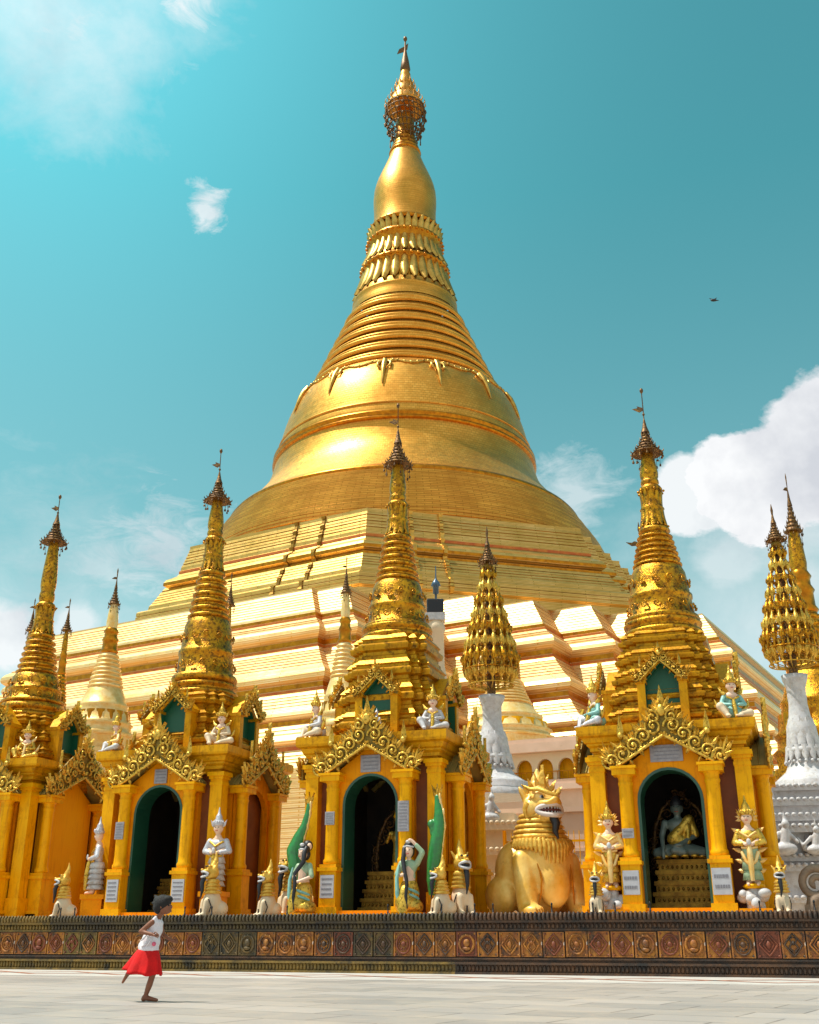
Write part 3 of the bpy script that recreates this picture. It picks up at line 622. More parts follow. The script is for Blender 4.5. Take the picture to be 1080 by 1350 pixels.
def petals(z0, z1, r0, r1, n, flare, name='lotus_band', down=True, m_='carved_gold', wd=0.95):
    g_ = MB()
    for j in range(n):
        a = 2 * PI * (j + .5) / n; hw = PI / n * wd
        rings = []
        for q in range(6):
            f = q / 5; z_ = z0 + (z1 - z0) * f
            w_ = hw * (1.0 if f > .45 else (0.25 + .75 * math.sin(f / .45 * PI / 2))) if down else hw * (1.0 if f < .55 else (0.25 + .75 * math.sin((1 - f) / .45 * PI / 2)))
            r_ = r0 + (r1 - r0) * f + flare * ((1 - f) ** 2 if down else f ** 2)
            rings.append([((r_ + b) * math.cos(a + w_ * s), (r_ + b) * math.sin(a + w_ * s), z_) for s, b in ((-1, -.12 * r0 / 5), (-.75, .02), (0, .055 * r0), (.75, .02), (1, -.12 * r0 / 5))])
        g_.loft(rings, False, False, True)
    return g_
petals(62.7, 65.9, 5.0, 4.35, 30, .3, wd=1.04).build('lotus_band', 'lotus_gold', stupa)
g = MB(); g.lathe([(4.75, 62.9), (4.7, 64), (4.4, 65.8), (4.75, 65.95), (4.75, 66.2), (4.4, 66.4), (4.2, 67), (3.9, 68.4), (3.75, 69), (4.1, 69.4), (4.15, 69.7), (3.7, 70)], 64, cap=False); 
CORE = g
petals(66.5, 68.9, 4.25, 3.75, 30, .35, wd=1.04).build('lotus_band', 'lotus_gold', stupa)
for j in range(40):
    a = 2 * PI * j / 40; CORE.ball((4.65 * math.cos(a), 4.65 * math.sin(a), 66.05), (.24, .24, .2), 6, 4); CORE.ball((4.1 * math.cos(a), 4.1 * math.sin(a), 69.5), (.2, .2, .17), 6, 4)
CORE.build('spire_core', 'deep_gold', stupa)
petals(69.7, 71.4, 3.65, 3.75, 32, .25, down=False, wd=1.04).build('lotus_band', 'lotus_gold', stupa)
g = MB(); g.lathe([(3.7, 71.2), (3.95, 71.35), (3.9, 71.6), (3.6, 71.8)], 64, cap=False); g.build('collar', 'deep_gold', stupa)
g = MB(); g.lathe([(3.55, 71.7), (3.42, 72.5), (3.36, 73.4), (3.38, 74.3), (3.44, 75.2), (3.44, 76), (3.38, 76.8), (3.22, 77.6), (2.98, 78.4), (2.68, 79.2), (2.38, 80), (2.08, 80.8), (1.82, 81.6), (1.64, 82.3)], 96, cap=False)
g.build('banana_bud', 'bell_gold', stupa)
g = MB(); g.lathe([(1.62, 82.2), (1.8, 82.3), (1.75, 82.5), (1.5, 82.6), (1.62, 82.8), (1.55, 83.05), (1.35, 83.15), (1.45, 83.4), (1.35, 83.7), (1.2, 83.8), (1.28, 84.1), (1.15, 84.5), (1.0, 86.5), (.9, 88.9)], 48); g.build('neck_rings', 'deep_gold', stupa)
g = MB(); g.lathe([(2.05, 88.7), (2.2, 88.75), (2.15, 89.1), (1.75, 89.9), (1.5, 90.4), (1.55, 90.6), (1.2, 91.3), (1.0, 91.9), (1.02, 92.1), (.75, 93.0), (.6, 93.6), (.62, 93.8), (.35, 94.6)], 48, cap=True); UMC = g
for zz, r_, n_ in ((88.9, 2.2, 22), (90.5, 1.6, 16), (92.0, 1.05, 12)):
    for j in range(n_):
        a = 2 * PI * j / n_; g.tube([(r_ * .93 * math.cos(a), r_ * .93 * math.sin(a), zz - .05), (r_ * 1.07 * math.cos(a), r_ * 1.07 * math.sin(a), zz + .35), (r_ * 1.03 * math.cos(a), r_ * 1.03 * math.sin(a), zz + .85)], [.09, .08, .01], 5)
um = g.build('umbrella_crown', 'stupa_gold', stupa)
g = MB()   # hanging openwork basket of bells
tiers = [(88.7, 2.2), (88.0, 2.3), (87.3, 2.28), (86.6, 2.15), (85.9, 1.95), (85.2, 1.7), (84.6, 1.45)]
for zz, r_ in tiers: g.tube([(r_ * math.cos(2 * PI * j / 32), r_ * math.sin(2 * PI * j / 32), zz) for j in range(33)], .07, 5)
for j in range(26):
    a = 2 * PI * j / 26
    g.tube([(r_ * math.cos(a + q * .05), r_ * math.sin(a + q * .05), zz) for q, (zz, r_) in enumerate(tiers)], .05, 4)
    for q, (zz, r_) in enumerate(tiers[:-1]):
        if (j + q) % 2 == 0: g.ball(((r_ + .1) * math.cos(a), (r_ + .1) * math.sin(a), zz - .25), (.13, .13, .2), 6, 4)
    if j % 3 == 0: g.tube([(1.75 * math.cos(a), 1.75 * math.sin(a), 84.7), (1.72 * math.cos(a), 1.72 * math.sin(a), 83.6)], [.03, .09], 5)
g.build('bell_basket', 'bronze', um)
g = MB(); g.lathe([(.42, 94.3), (.6, 94.6), (.5, 95.4), (.42, 96.0), (.3, 96.6), (.2, 97.2), (.14, 97.6), (.08, 99.2)], 16); g.build('vane_shaft', 'bronze', stupa)
g = MB(); g.prism([(-.05, 97.4), (-.95, 97.0), (-.7, 97.7), (-.1, 98.1), (.35, 98.6), (.25, 97.7)], -.06, .06); g.ball((0, 0, 99.3), (.24, .24, .36), 10, 7); g.build('weather_vane', 'bronze', stupa)
# ------------------------------------------------------------ shrines
def spiral(c, r, turns, th, y=0.0, start=0.0, ccw=1, n=20):
    pts, rad = [], []
    for i in range(n + 1):
        f = i / n; a = start + ccw * turns * 2 * PI * f; q = r * (1 - .86 * f)
        pts.append((c[0] + q * math.cos(a), y - .02 - .05 * f, c[1] + q * math.sin(a))); rad.append(th * (1 - .35 * f))
    return pts, rad
def leaf(g_, c, ang, ln, wd, y=0.0, th=.05):
    d = Vector((math.cos(ang), math.sin(ang))); n_ = Vector((-d.y, d.x)); c = Vector(c)
    pts = []
    for f, w_ in ((0, .5), (.25, 1), (.55, .75), (.8, .35), (1, 0.03)):
        pts.append((c + d * ln * f, wd * w_))
    ri = []
    for p, w_ in pts:
        ri.append([(p.x + n_.x * w_, y, p.y + n_.y * w_), (p.x, y - th, p.y), (p.x - n_.x * w_, y, p.y - n_.y * w_), (p.x, y + th * .6, p.y)])
    g_.loft(ri, True, True)
def carving(W_, zf, zi, za, s=1.0):
    """pierced scroll work along a gable: half width W_, foot z zf, inner apex zi, outer apex za"""
    g_ = MB(); back = MB()
    for sx in (-1, 1):
        inner = [(0, zi), (sx * W_ * .45, zi + (zf - zi) * .52), (sx * W_ * .86, zf)]
        outer = [(0, za), (sx * W_ * .22, za - (za - zf) * .22), (sx * W_ * .52, za - (za - zf) * .40), (sx * W_ * .86, zf + (za - zf) * .36), (sx * W_ * 1.13, zf + (za - zf) * .16), (sx * W_ * 1.1, zf)]
        back.prism([(0, zi), (0, za - .12 * s)] + [(x * .96, z - .03) for x, z in outer[1:]] + [(sx * W_ * .86, zf)], 0.0, 0.05) if sx > 0 else back.prism(([(0, zi), (0, za - .12 * s)] + [(x * .96, z - .03) for x, z in outer[1:]] + [(sx * W_ * .86, zf)])[::-1], 0.0, 0.05)
        g_.tube([(x, -.03, z) for x, z in inner], .03 * s, 6)
        # scrolls along the middle of the band
        for k, (f, r_) in enumerate(((.17, .15), (.36, .14), (.56, .14), (.76, .15), (.98, .165))):
            cx = sx * W_ * f * 1.02; base = zi + (zf - zi) * min(f / .86, 1); top = za - (za - zf) * (f ** .8) * .92
            cz = base + (top - base) * .5 + (.03 if f > .9 else 0)
            p_, r2 = spiral((cx, cz), r_ * s, 1.5, .027 * s, 0, rnd.uniform(0, 6), sx * (1 if k % 2 else -1)); g_.tube(p_, r2, 5)
            g_.ball((cx, -.06, cz), .035 * s, 6, 4)
            leaf(g_, (cx + sx * .08 * s, cz + r_ * .6 * s), PI / 2 - sx * .75, .20 * s, .045 * s, -.02)
            leaf(g_, (cx, cz + r_ * .8 * s), PI / 2 - sx * .2, .15 * s, .04 * s, -.01)
            leaf(g_, (cx - sx * .12 * s, cz - r_ * .7 * s), -PI / 2 - sx * .5, .12 * s, .035 * s, -.02)
        for k in range(16):      # small foliage between the scrolls
            f = .06 + .9 * k / 15; cx = sx * W_ * f; base = zi + (zf - zi) * min(f / .86, 1); top = za - (za - zf) * (f ** .8) * .92
            for q in range(2):
                cz = base + (top - base) * (.15 + .7 * rnd.random()); leaf(g_, (cx + rnd.uniform(-.03, .03), cz), rnd.uniform(0, 6.28), rnd.uniform(.07, .12) * s, .028 * s, -.015, .035)
            g_.ball((cx, -.035, base + .04 * s), .022 * s, 5, 4)
            leaf(g_, (cx, top - .03), PI / 2 - sx * (.3 + .5 * rnd.random()), rnd.uniform(.12, .2) * s, .032 * s, 0, .03)
        # foot flame and small pinnacle
        for a_, ln in ((1.25, .34), (.85, .30), (.3, .2), (-.3, .14)):
            an = a_ if sx > 0 else PI - a_
            leaf(g_, (sx * W_ * 1.04, zf + .1 * s), an, ln * s, .05 * s, -.02)
        leaf(g_, (sx * W_ * .80, zf + (za - zf) * .40), PI / 2, .42 * s, .06 * s, 0)
        g_.ball((sx * W_ * .80, -.02, zf + (za - zf) * .44), .06 * s, 8, 5)
    for a_, ln in ((PI / 2, .62), (PI / 2 + .45, .42), (PI / 2 - .45, .42), (PI / 2 + .9, .3), (PI / 2 - .9, .3)):
        leaf(g_, (0, za - .30 * s), a_, ln * s * .8, .075 * s, -.02, .07)
    g_.ball((0, -.06, za - .25 * s), (.08 * s, .06, .11 * s), 8, 6)
    p_, r2 = spiral((.16 * s, za - .36 * s), .12 * s, 1.3, .03 * s, 0, 1.2, 1); g_.tube(p_, r2, 5)
    p_, r2 = spiral((-.16 * s, za - .36 * s), .12 * s, 1.3, .03 * s, 0, 1.9, -1); g_.tube(p_, r2, 5)
    return g_, back
def redent(h, s):
    q = [(h, -(h - 2 * s)), (h, h - 2 * s), (h - s, h - 2 * s), (h - s, h - s), (h - 2 * s, h - s), (h - 2 * s, h)]
    pts = [q[1], q[2], q[3], q[4], q[5]]
    res = []
    for k in range(4):
        a = k * PI / 2; c, s_ = round(math.cos(a)), round(math.sin(a))
        res += [(x * c - y * s_, x * s_ + y * c) for x, y in pts]
    return res
def sq_plan(h): return [(h, -h), (h, h), (-h, h), (-h, -h)]
def arch_pts(a, zs, n=14, z0=0.0):
    return [(-a, z0), (-a, z0 + (zs - z0) * .5)] + [(-a * math.cos(PI * i / n), zs + a * math.sin(PI * i / n)) for i in range(n + 1)] + [(a, z0 + (zs - z0) * .5), (a, z0)]
def arch_wall(a, zs, hw, ztop, zapex, y0, y1):
    g_ = MB(); ip = arch_pts(a, zs); op_ = []
    for x, z in ip:
        if z < zs - .01: op_.append((math.copysign(hw, x), z)); continue
        d = Vector((x, z - zs)); best = None
        if d.length < 1e-6: d = Vector((0, 1))
        d.normalize()
        for (p, q) in (((-hw, zs), (-hw, ztop)), ((-hw, ztop), (0, zapex)), ((0, zapex), (hw, ztop)), ((hw, ztop), (hw, zs))):
            e = Vector(q) - Vector(p); w_ = Vector(p) - Vector((0, zs)); den = d.x * e.y - d.y * e.x
            if abs(den) < 1e-9: continue
            t_ = (w_.x * e.y - w_.y * e.x) / den; u_ = (w_.x * d.y - w_.y * d.x) / den
            if t_ > 0 and -1e-3 <= u_ <= 1.001: best = t_ if best is None else min(best, t_)
        op_.append((d.x * best, zs + d.y * best))
    op_[2] = (-hw, zs); op_[-3] = (hw, zs)
    n = len(ip)
    vs = [(x, y0, z) for x, z in ip] + [(x, y0, z) for x, z in op_] + [(x, y1, z) for x, z in ip] + [(x, y1, z) for x, z in op_]
    fs = []
    for i in range(n - 1):
        fs += [(i, i + 1, n + i + 1, n + i), (2 * n + i, 3 * n + i, 3 * n + i + 1, 2 * n + i + 1), (i, 2 * n + i, 2 * n + i + 1, i + 1), (n + i, n + i + 1, 3 * n + i + 1, 3 * n + i)]
    g_.add(vs, fs); return g_
cache = {}
def cm(key, fn):
    if key not in cache: cache[key] = fn()
    return cache[key]
def text_lines(parent, w_, h_, loc, rows, cols, rz=0):
    g_ = MB()
    for i in range(rows):
        z = h_ * (.5 - (i + .8) / (rows + .6)); x = -w_ * .42 + (rnd.random() * .06 * w_)
        end = w_ * (.42 - rnd.random() * .1)
        while x < end:
            l = rnd.uniform(.02, .06) * w_ * 10 / cols
            g_.box((x, -.003, z - h_ * .13 / rows), (min(x + l, end), 0, z + h_ * .13 / rows)); x += l + .012 * w_ * 10 / cols
    o = g_.build('lettering', 'ink', parent, loc); o.rotation_euler.z = rz; return o
def plaque(root, x, y, z, w_, h_, m_='plaque', rows=4, cols=10, ribbed=False):
    g_ = MB(); g_.box((-w_ / 2, -.015, -h_ / 2), (w_ / 2, .015, h_ / 2)); o = g_.build('plaque', m_, root, (x, y, z), bevel=.004)
    text_lines(o, w_, h_, (0, -.0165, 0), rows, cols)
    return o

def shrine(u0, label, zs, caps, side, plaques, apex, tiers=4, drop=0.0, w=0.92, oct_roof=False):
    """zs: heights above the platform for roof top, drum bottom, drum top, rings top, lotus top, bud top, umbrella top, tip"""
    capz, archz, corn0, corn1 = caps
    rt, d0, d1, r1, l1, b1, h1, tip = zs
    root = empty('shrine', W(u0, 3.2, 1.15), WALL_RZ, label, 'shrine', 'row of golden shrines along the wall')
    key = (capz, apex, w)
    p = 1.9
    def mk_col():
        g_ = MB(); g_.lathe([(.165, 1.12), (.19, 1.16), (.19, 1.22), (.16, 1.27), (.155, 1.4), (.15, capz - .42), (.165, capz - .38), (.165, capz - .34), (.15, capz - .32), (.155, capz - .24), (.2, capz - .18)], 18)
        g_.box((-.25, -.25, capz - .19), (.25, .25, capz - .06)); g_.box((-.28, -.28, capz - .058), (.28, .28, capz)); return g_.mesh('column', 'gold')
    col = cm(('col', capz), mk_col)
    def mk_ped():
        g_ = MB(); g_.box((-.26, -.26, 0), (.26, .26, .2)); g_.box((-.205, -.205, .2), (.205, .205, .98)); g_.box((-.25, -.25, .98), (.25, .25, 1.06)); g_.box((-.21, -.21, 1.06), (.21, .21, 1.13)); return g_.mesh('pedestal', 'gold')
    ped = cm('ped', mk_ped)
    bevs = []
    rnd.seed(11)
    def mk_carve():
        a, b = carving(w + .24, capz + .02, capz + .62, apex - .05, 1.25); return a.mesh('scrollwork', 'carved_gold'), b.mesh('bargeboard', 'carve_back')
    cmesh, bmesh_ = cm(('carve', capz, apex, w), mk_carve)
    def mk_roof():
        g_ = MB(); W_ = w + .24; ya, yb = -p - .12, -1.2
        pts = [(-W_, capz + .02), (-W_ * .5, capz + .02 + (apex - .75 - capz) * .55), (0, apex - .72), (W_ * .5, capz + .02 + (apex - .75 - capz) * .55), (W_, capz + .02)]
        t = .07; low = [(x * .93, z - t) for x, z in pts]
        n = len(pts)
        vs = [(x, ya, z) for x, z in pts] + [(x, yb, z) for x, z in pts] + [(x, ya, z) for x, z in low] + [(x, yb, z) for x, z in low]
        fs = []
        for i in range(n - 1): fs += [(i, i + 1, n + i + 1, n + i), (2 * n + i, 3 * n + i, 3 * n + i + 1, 2 * n + i + 1), (i, 2 * n + i, 2 * n + i + 1, i + 1), (n + i, n + i + 1, 3 * n + i + 1, 3 * n + i)]
        fs += [(0, n, 3 * n, 2 * n), (n - 1, 3 * n - 1, 4 * n - 1, 2 * n - 1)]
        g_.add(vs, fs)
        y = ya + .12
        while y < yb - .1:     # ribs of the little roof
            g_.tube([(x * 1.02, y, z + .015) for x, z in pts], .018, 4); y += .16
        return g_.mesh('porch_roof', 'roof_olive')
    roofm = cm(('roof', capz, apex, w), mk_roof)
    def mk_aw(): return arch_wall(.70, archz - .70, w + .03, capz, capz + .66, -p + .10, -p + .24).mesh('arch_wall', 'ochre')
    awm = cm(('aw', capz, archz, w), mk_aw)
    def mk_beam():
        g_ = MB(); g_.box((-.2, -p + .26, capz - .2), (.2, -1.42, capz - .004)); g_.box((-.12, -p + .26, 0.0), (.12, -1.44, capz - .205))
        return g_.mesh('side_pier', 'ochre')
    beamm = cm(('beam', capz, w), mk_beam)
    def mk_lin():
        g_ = MB(); o_ = arch_pts(.70, archz - .70); i_ = arch_pts(.64, archz - .70); n = len(o_); ya, yb = -p + .085, -1.18
        vs = [(x, ya, z) for x, z in o_] + [(x, ya, z) for x, z in i_] + [(x, yb, z) for x, z in i_] + [(x, yb, z) for x, z in o_]
        fs = []
        for i in range(n - 1):
            for a, b in ((0, 1), (1, 2), (2, 3)): fs.append((a * n + i, a * n + i + 1, b * n + i + 1, b * n + i))
        g_.add(vs, fs); return g_.mesh('arch_lining', 'green')
    linm = cm(('lin', archz), mk_lin)
    def mk_step():
        g_ = MB(); g_.box((-w - .3, -p - .22, 0), (w + .3, -1.5, .06)); g_.box((-w - .26, -p - .16, .06), (w + .26, -1.52, .12)); return g_.mesh('porch_base', 'ochre')
    for k in range(4):
        a = k * PI / 2; c, s = math.cos(a), math.sin(a)
        T = lambda x, y: (x * c - y * s, x * s + y * c, 0)
        ww = w
        for sx in (-1, 1):
            inst('column', col, root, T(sx * ww, -p), a); inst('pedestal', ped, root, T(sx * ww, -p), a)
        inst('porch_base', cm(('step', w), mk_step), root, (0, 0, 0), a)
        inst('porch_roof', roofm, root, (0, 0, 0), a)
        bb = inst('bargeboard', bmesh_, root, T(0, -p - .18), a); inst('scrollwork', cmesh, bb)
        if k == 0 or side == 'open':
            inst('arch_wall', awm, root, (0, 0, 0), a)
            for sx in (-1, 1): inst('side_pier', beamm, root, (sx * w * c, sx * w * s, 0), a)
        if k == 0: inst('arch_lining', linm, root, (0, 0, 0), a)
        elif side == 'open':
            def mk_blind(): g_ = MB(); g_.box((-.98, -1.56, 0), (.98, -1.50, capz + .3)); return g_.mesh('recess_wall', 'umber')  # dark umber puts the shade inside the side arches into the wall colour
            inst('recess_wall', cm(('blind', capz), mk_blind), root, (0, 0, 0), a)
        else:
            def mk_panel():
                g_ = MB(); g_.prism([(-w + .1, 0), (w - .1, 0), (w - .1, capz), (0, capz + .64), (-w + .1, capz)], -p + .2, -1.5); g_.box((-w + .1, -p + .14, .0), (w - .1, -p + .2, .42)); return g_.mesh('filled_arch', 'bright_orange')
            inst('filled_arch', cm(('panel', capz, w), mk_panel), root, (0, 0, 0), a)
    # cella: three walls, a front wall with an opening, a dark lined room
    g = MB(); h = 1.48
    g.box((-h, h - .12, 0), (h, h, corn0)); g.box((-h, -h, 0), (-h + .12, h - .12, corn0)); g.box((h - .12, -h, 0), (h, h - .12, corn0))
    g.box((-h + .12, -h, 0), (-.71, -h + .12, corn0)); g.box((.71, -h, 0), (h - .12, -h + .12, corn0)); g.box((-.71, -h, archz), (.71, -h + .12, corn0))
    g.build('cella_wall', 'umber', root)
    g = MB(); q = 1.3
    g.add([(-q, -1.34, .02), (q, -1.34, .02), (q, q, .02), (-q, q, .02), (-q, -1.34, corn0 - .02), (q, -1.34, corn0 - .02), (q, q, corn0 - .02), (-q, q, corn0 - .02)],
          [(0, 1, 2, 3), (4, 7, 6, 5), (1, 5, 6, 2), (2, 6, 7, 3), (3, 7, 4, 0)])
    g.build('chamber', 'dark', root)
    def mk_pil():
        g_ = MB(); g_.box((-.2, -.2, 0), (.2, .2, .5)); g_.box((-.165, -.165, .5), (.165, .165, capz - .05))
        for i, (q_, z0, z1) in enumerate(((.18, capz - .05, capz + .03), (.165, capz + .03, capz + .10), (.20, capz + .10, capz + .17), (.235, capz + .17, capz + .27), (.185, capz + .27, corn0))): g_.box((-q_, -q_, z0), (q_, q_, z1))
        return g_.mesh('corner_pillar', 'gold')
    pil = cm(('pil', capz, corn0), mk_pil)
    for sx in (-1, 1):
        for sy in (-1, 1): inst('corner_pillar', pil, root, (sx * 1.56, sy * 1.56, 0))
    hh = corn1 - corn0
    g = MB(); sweep_plan(g, sq_plan(1.50), [(-.2, corn0 - .002), (.12, corn0), (.14, corn0 + .12 * hh), (.19, corn0 + .14 * hh), (.19, corn0 + .26 * hh), (.25, corn0 + .34 * hh), (.25, corn0 + .40 * hh), (.30, corn0 + .44 * hh), (.34, corn0 + .60 * hh), (.42, corn0 + .66 * hh), (.44, corn0 + .74 * hh), (.44, corn0 + hh), (0, corn0 + hh + .02)])
    g.build('cornice', 'cornice_gold', root)
    # stepped roof
    zt = corn1 + .01; o0, o1 = .52, .06; H = rt - zt
    pr_ = []
    n = tiers
    for i in range(n):
        f0, f1 = i / n, (i + 1) / n; za_, zb_ = zt + H * f0, zt + H * f1; hgt = zb_ - za_
        o = o0 + (o1 - o0) * f0; on_ = o0 + (o1 - o0) * f1
        pr_ += [(o + .02, za_), (o + .02, za_ + hgt * .12), (o - .03, za_ + hgt * .17), (o - .03, za_ + hgt * .30), (o + .05, za_ + hgt * .36), (o + .07, za_ + hgt * .50), (o + .07, za_ + hgt * .56), (o - .02, za_ + hgt * .66), (o - .02, za_ + hgt * .74), (o + .02, za_ + hgt * .80), (on_ + .04, za_ + hgt * .98)]
    g = MB(); g.loft([[(x, y, z) for x, y in offset_poly(redent(.82, .19), o)] for o, z in pr_], True, True); g.build('stepped_roof', 'aged_gold', root)
    # dormer niches on the four sides, small corner finials
    dz0 = corn1 + .06; dh = apex * 0 + 1.0
    def mk_d():
        a_, b_ = carving(.42, .80, 1.16, 1.42, .52)
        f_ = MB()
        for s in (-1, 1): f_.box((s * .36 - .07, -.10, 0), (s * .36 + .07, .5, .82)); f_.box((s * .36 - .09, -.12, .76), (s * .36 + .09, .5, .84))
        f_.prism([(-.46, .84), (0, 1.28), (.46, .84), (.36, .84), (0, 1.16), (-.36, .84)][::1], .0, .55) if False else None
        for s in (-1, 1): f_.prism([(s * .46, .83), (0, 1.30), (0, 1.16), (s * .32, .83)] if s > 0 else [(s * .32, .83), (0, 1.16), (0, 1.30), (s * .46, .83)], -.02, .6)
        f_.box((-.44, -.14, -.12), (.44, .55, 0))
        n_ = MB(); n_.prism([(-.29, .0), (.29, .0), (.29, .80), (0, 1.15), (-.29, .80)], .13, .17)
        for s in (-1, 1): n_.box((s * .288 - .004, -.06, .004), (s * .288 + .004, .13, .80)); n_.prism([(s * .285, .80), (s * .285, .815), (0, 1.155), (0, 1.14)], -.02, .13)
        return f_.mesh('dormer', 'cornice_gold'), n_.mesh('niche', 'niche_green'), a_.mesh('scrollwork', 'carved_gold'), b_.mesh('bargeboard', 'carve_back')
    dm = cm('dorm', mk_d)
    for k in range(4):
        a = k * PI / 2; c, s = math.cos(a), math.sin(a); y = -1.40
        d = inst('dormer', dm[0], root, (-y * s, y * c, dz0), a, (1.3, 1.05, 1.22))
        inst('niche', dm[1], d); inst('bargeboard', dm[3], d, (0, -.17, 0)); inst('scrollwork', dm[2], d, (0, -.17, 0))
    # spire
    g = MB(); g.lathe([(.92, rt - .01), (.96, rt + .04), (.95, rt + .10), (.86, rt + .13), (.86, rt + .2), (.94, rt + .24), (.95, rt + .30), (.90, d0 - .02 if d0 > rt + .34 else rt + .36), (.84, d0 + .02)], 40, mod=lambda t, z: 1.0)
    g.build('spire_base', 'spire_gold', root)
    D = d1 - d0
    g = MB(); g.lathe([(.80, d0), (.90, d0 + .03 * D), (.92, d0 + .08 * D), (.88, d0 + .12 * D), (.79, d0 + .14 * D), (.77, d0 + .3 * D), (.75, d0 + .42 * D), (.78, d0 + .44 * D), (.78, d0 + .49 * D), (.73, d0 + .51 * D), (.70, d0 + .7 * D), (.66, d0 + .88 * D), (.60, d0 + .97 * D), (.56, d1)], 40)
    for zc, rc_, n_ in ((d0 + .26 * D, .79, 15), (d0 + .70 * D, .71, 13)):
        for j in range(n_):      # scrolls round the drum
            a = 2 * PI * j / n_
            sp_, rr2 = spiral((0, 0), .105, 1.3, .022, 0, j, 1 if j % 2 else -1, 12)
            tmp = MB(); tmp.tube(sp_, rr2, 4); g.xf(Matrix.Translation((rc_ * math.sin(a), -rc_ * math.cos(a), zc)) @ Matrix.Rotation(a, 4, 'Z'), tmp)
    g.build('drum', 'spire_gold', root)
    g = MB(); pr_ = []
    nr = 6; RH = r1 - d1
    for i in range(nr):
        z0 = d1 + RH * i / nr; h = RH / nr; q0 = .555 - .20 * i / nr; q1 = .555 - .20 * (i + 1) / nr
        pr_ += [(q0, z0), (q0 + .05, z0 + .12 * h), (q0 + .06, z0 + .32 * h), (q0 + .02, z0 + .5 * h), (q1 - .02, z0 + .62 * h), (q1 - .025, z0 + .92 * h)]
    g.lathe(pr_ + [(.33, r1)], 32); g.build('rings', 'spire_gold', root)
    L = l1 - r1
    g = MB(); g.lathe([(.32, r1), (.40, r1 + .04 * L), (.38, r1 + .09 * L), (.30, r1 + .13 * L), (.29, r1 + .4 * L), (.27, r1 + .46 * L), (.31, r1 + .5 * L), (.27, r1 + .55 * L), (.24, r1 + .85 * L), (.30, r1 + .9 * L), (.26, r1 + .96 * L), (.2, l1)], 28)
    for z0, z1, ra, fl, dn in ((r1 + .12 * L, r1 + .46 * L, .29, .06, True), (r1 + .52 * L, r1 + .88 * L, .255, .05, False)):
        q = petals(z0, z1, ra, ra - .02, 11, fl, down=dn); g.xf(Matrix.Identity(4), q)
        for j in range(11): g.ball(((ra + .07) * math.cos(j * .571), (ra + .07) * math.sin(j * .571), z0 + .02 if dn else z1 - .02), .035, 5, 4)
    g.build('lotus_band', 'spire_gold', root)
    B = b1 - l1
    g = MB(); g.lathe([(.2, l1), (.235, l1 + .06 * B), (.225, l1 + .14 * B), (.2, l1 + .18 * B), (.23, l1 + .26 * B), (.235, l1 + .36 * B), (.215, l1 + .55 * B), (.175, l1 + .8 * B), (.13, b1 + .15)], 28); g.build('bud', 'spire_gold', root)
    Hh = h1 - b1
    def mk_um():
        g_ = MB(); z = 0; r_ = .36
        for i in range(6):
            g_.lathe([(r_, z), (r_ + .015, z + .012), (r_ * .86, z + .07), (r_ * .72, z + .13)], 20)
            for j in range(12 - i):
                a = 2 * PI * j / (12 - i); g_.tube([(r_ * math.cos(a), r_ * math.sin(a), z + .01), (r_ * 1.1 * math.cos(a), r_ * 1.1 * math.sin(a), z + .05), (r_ * 1.12 * math.cos(a), r_ * 1.12 * math.sin(a), z + .11)], [.02, .018, .004], 4)
            z += .13; r_ *= .76
        g_.lathe([(.11, z), (.06, z + .2), (.02, z + .5)], 10)
        for j in range(13):
            a = 2 * PI * j / 13; x, y = .365 * math.cos(a), .365 * math.sin(a); l = .12 + .05 * ((j * 5) % 3)
            g_.tube([(x, y, 0), (x, y, -l * .5)], .008, 4); g_.tube([(x, y, -l * .5), (x, y, -l * .8), (x, y, -l)], [.012, .032, .03], 5)
            if j % 3 == 0: g_.tube([(x * .85, y * .85, 0), (x * .85, y * .85, -.33)], .006, 4); g_.tube([(x * .85, y * .85, -.33), (x * .85, y * .85, -.41)], [.02, .025], 5)
        return g_.mesh('umbrella', 'bronze')
    um_ = inst('umbrella', cm('um', mk_um), root, (0, 0, b1), rnd.random(), (1.08, 1.08, Hh / .95))
    g = MB(); g.lathe([(.02, h1 - .1), (.03, h1 + .1), (.045, h1 + .14), (.015, h1 + .2), (.012, tip - .16), (.03, tip - .14), (.05, tip - .09), (.04, tip - .03), (.008, tip)], 8)
    zv = h1 + (tip - h1) * .45; g.prism([(0, zv), (-.10, zv - .05), (-.28, zv + .07), (-.14, zv + .08), (-.16, zv + .14), (0, zv + .06)], -.015, .015); g.lathe([(.01, zv - .18), (.04, zv - .13), (.01, zv - .08)], 8)
    vn = g.build('weather_vane', 'bronze', root)
    for pl in plaques: plaque(root, *pl)
    return root

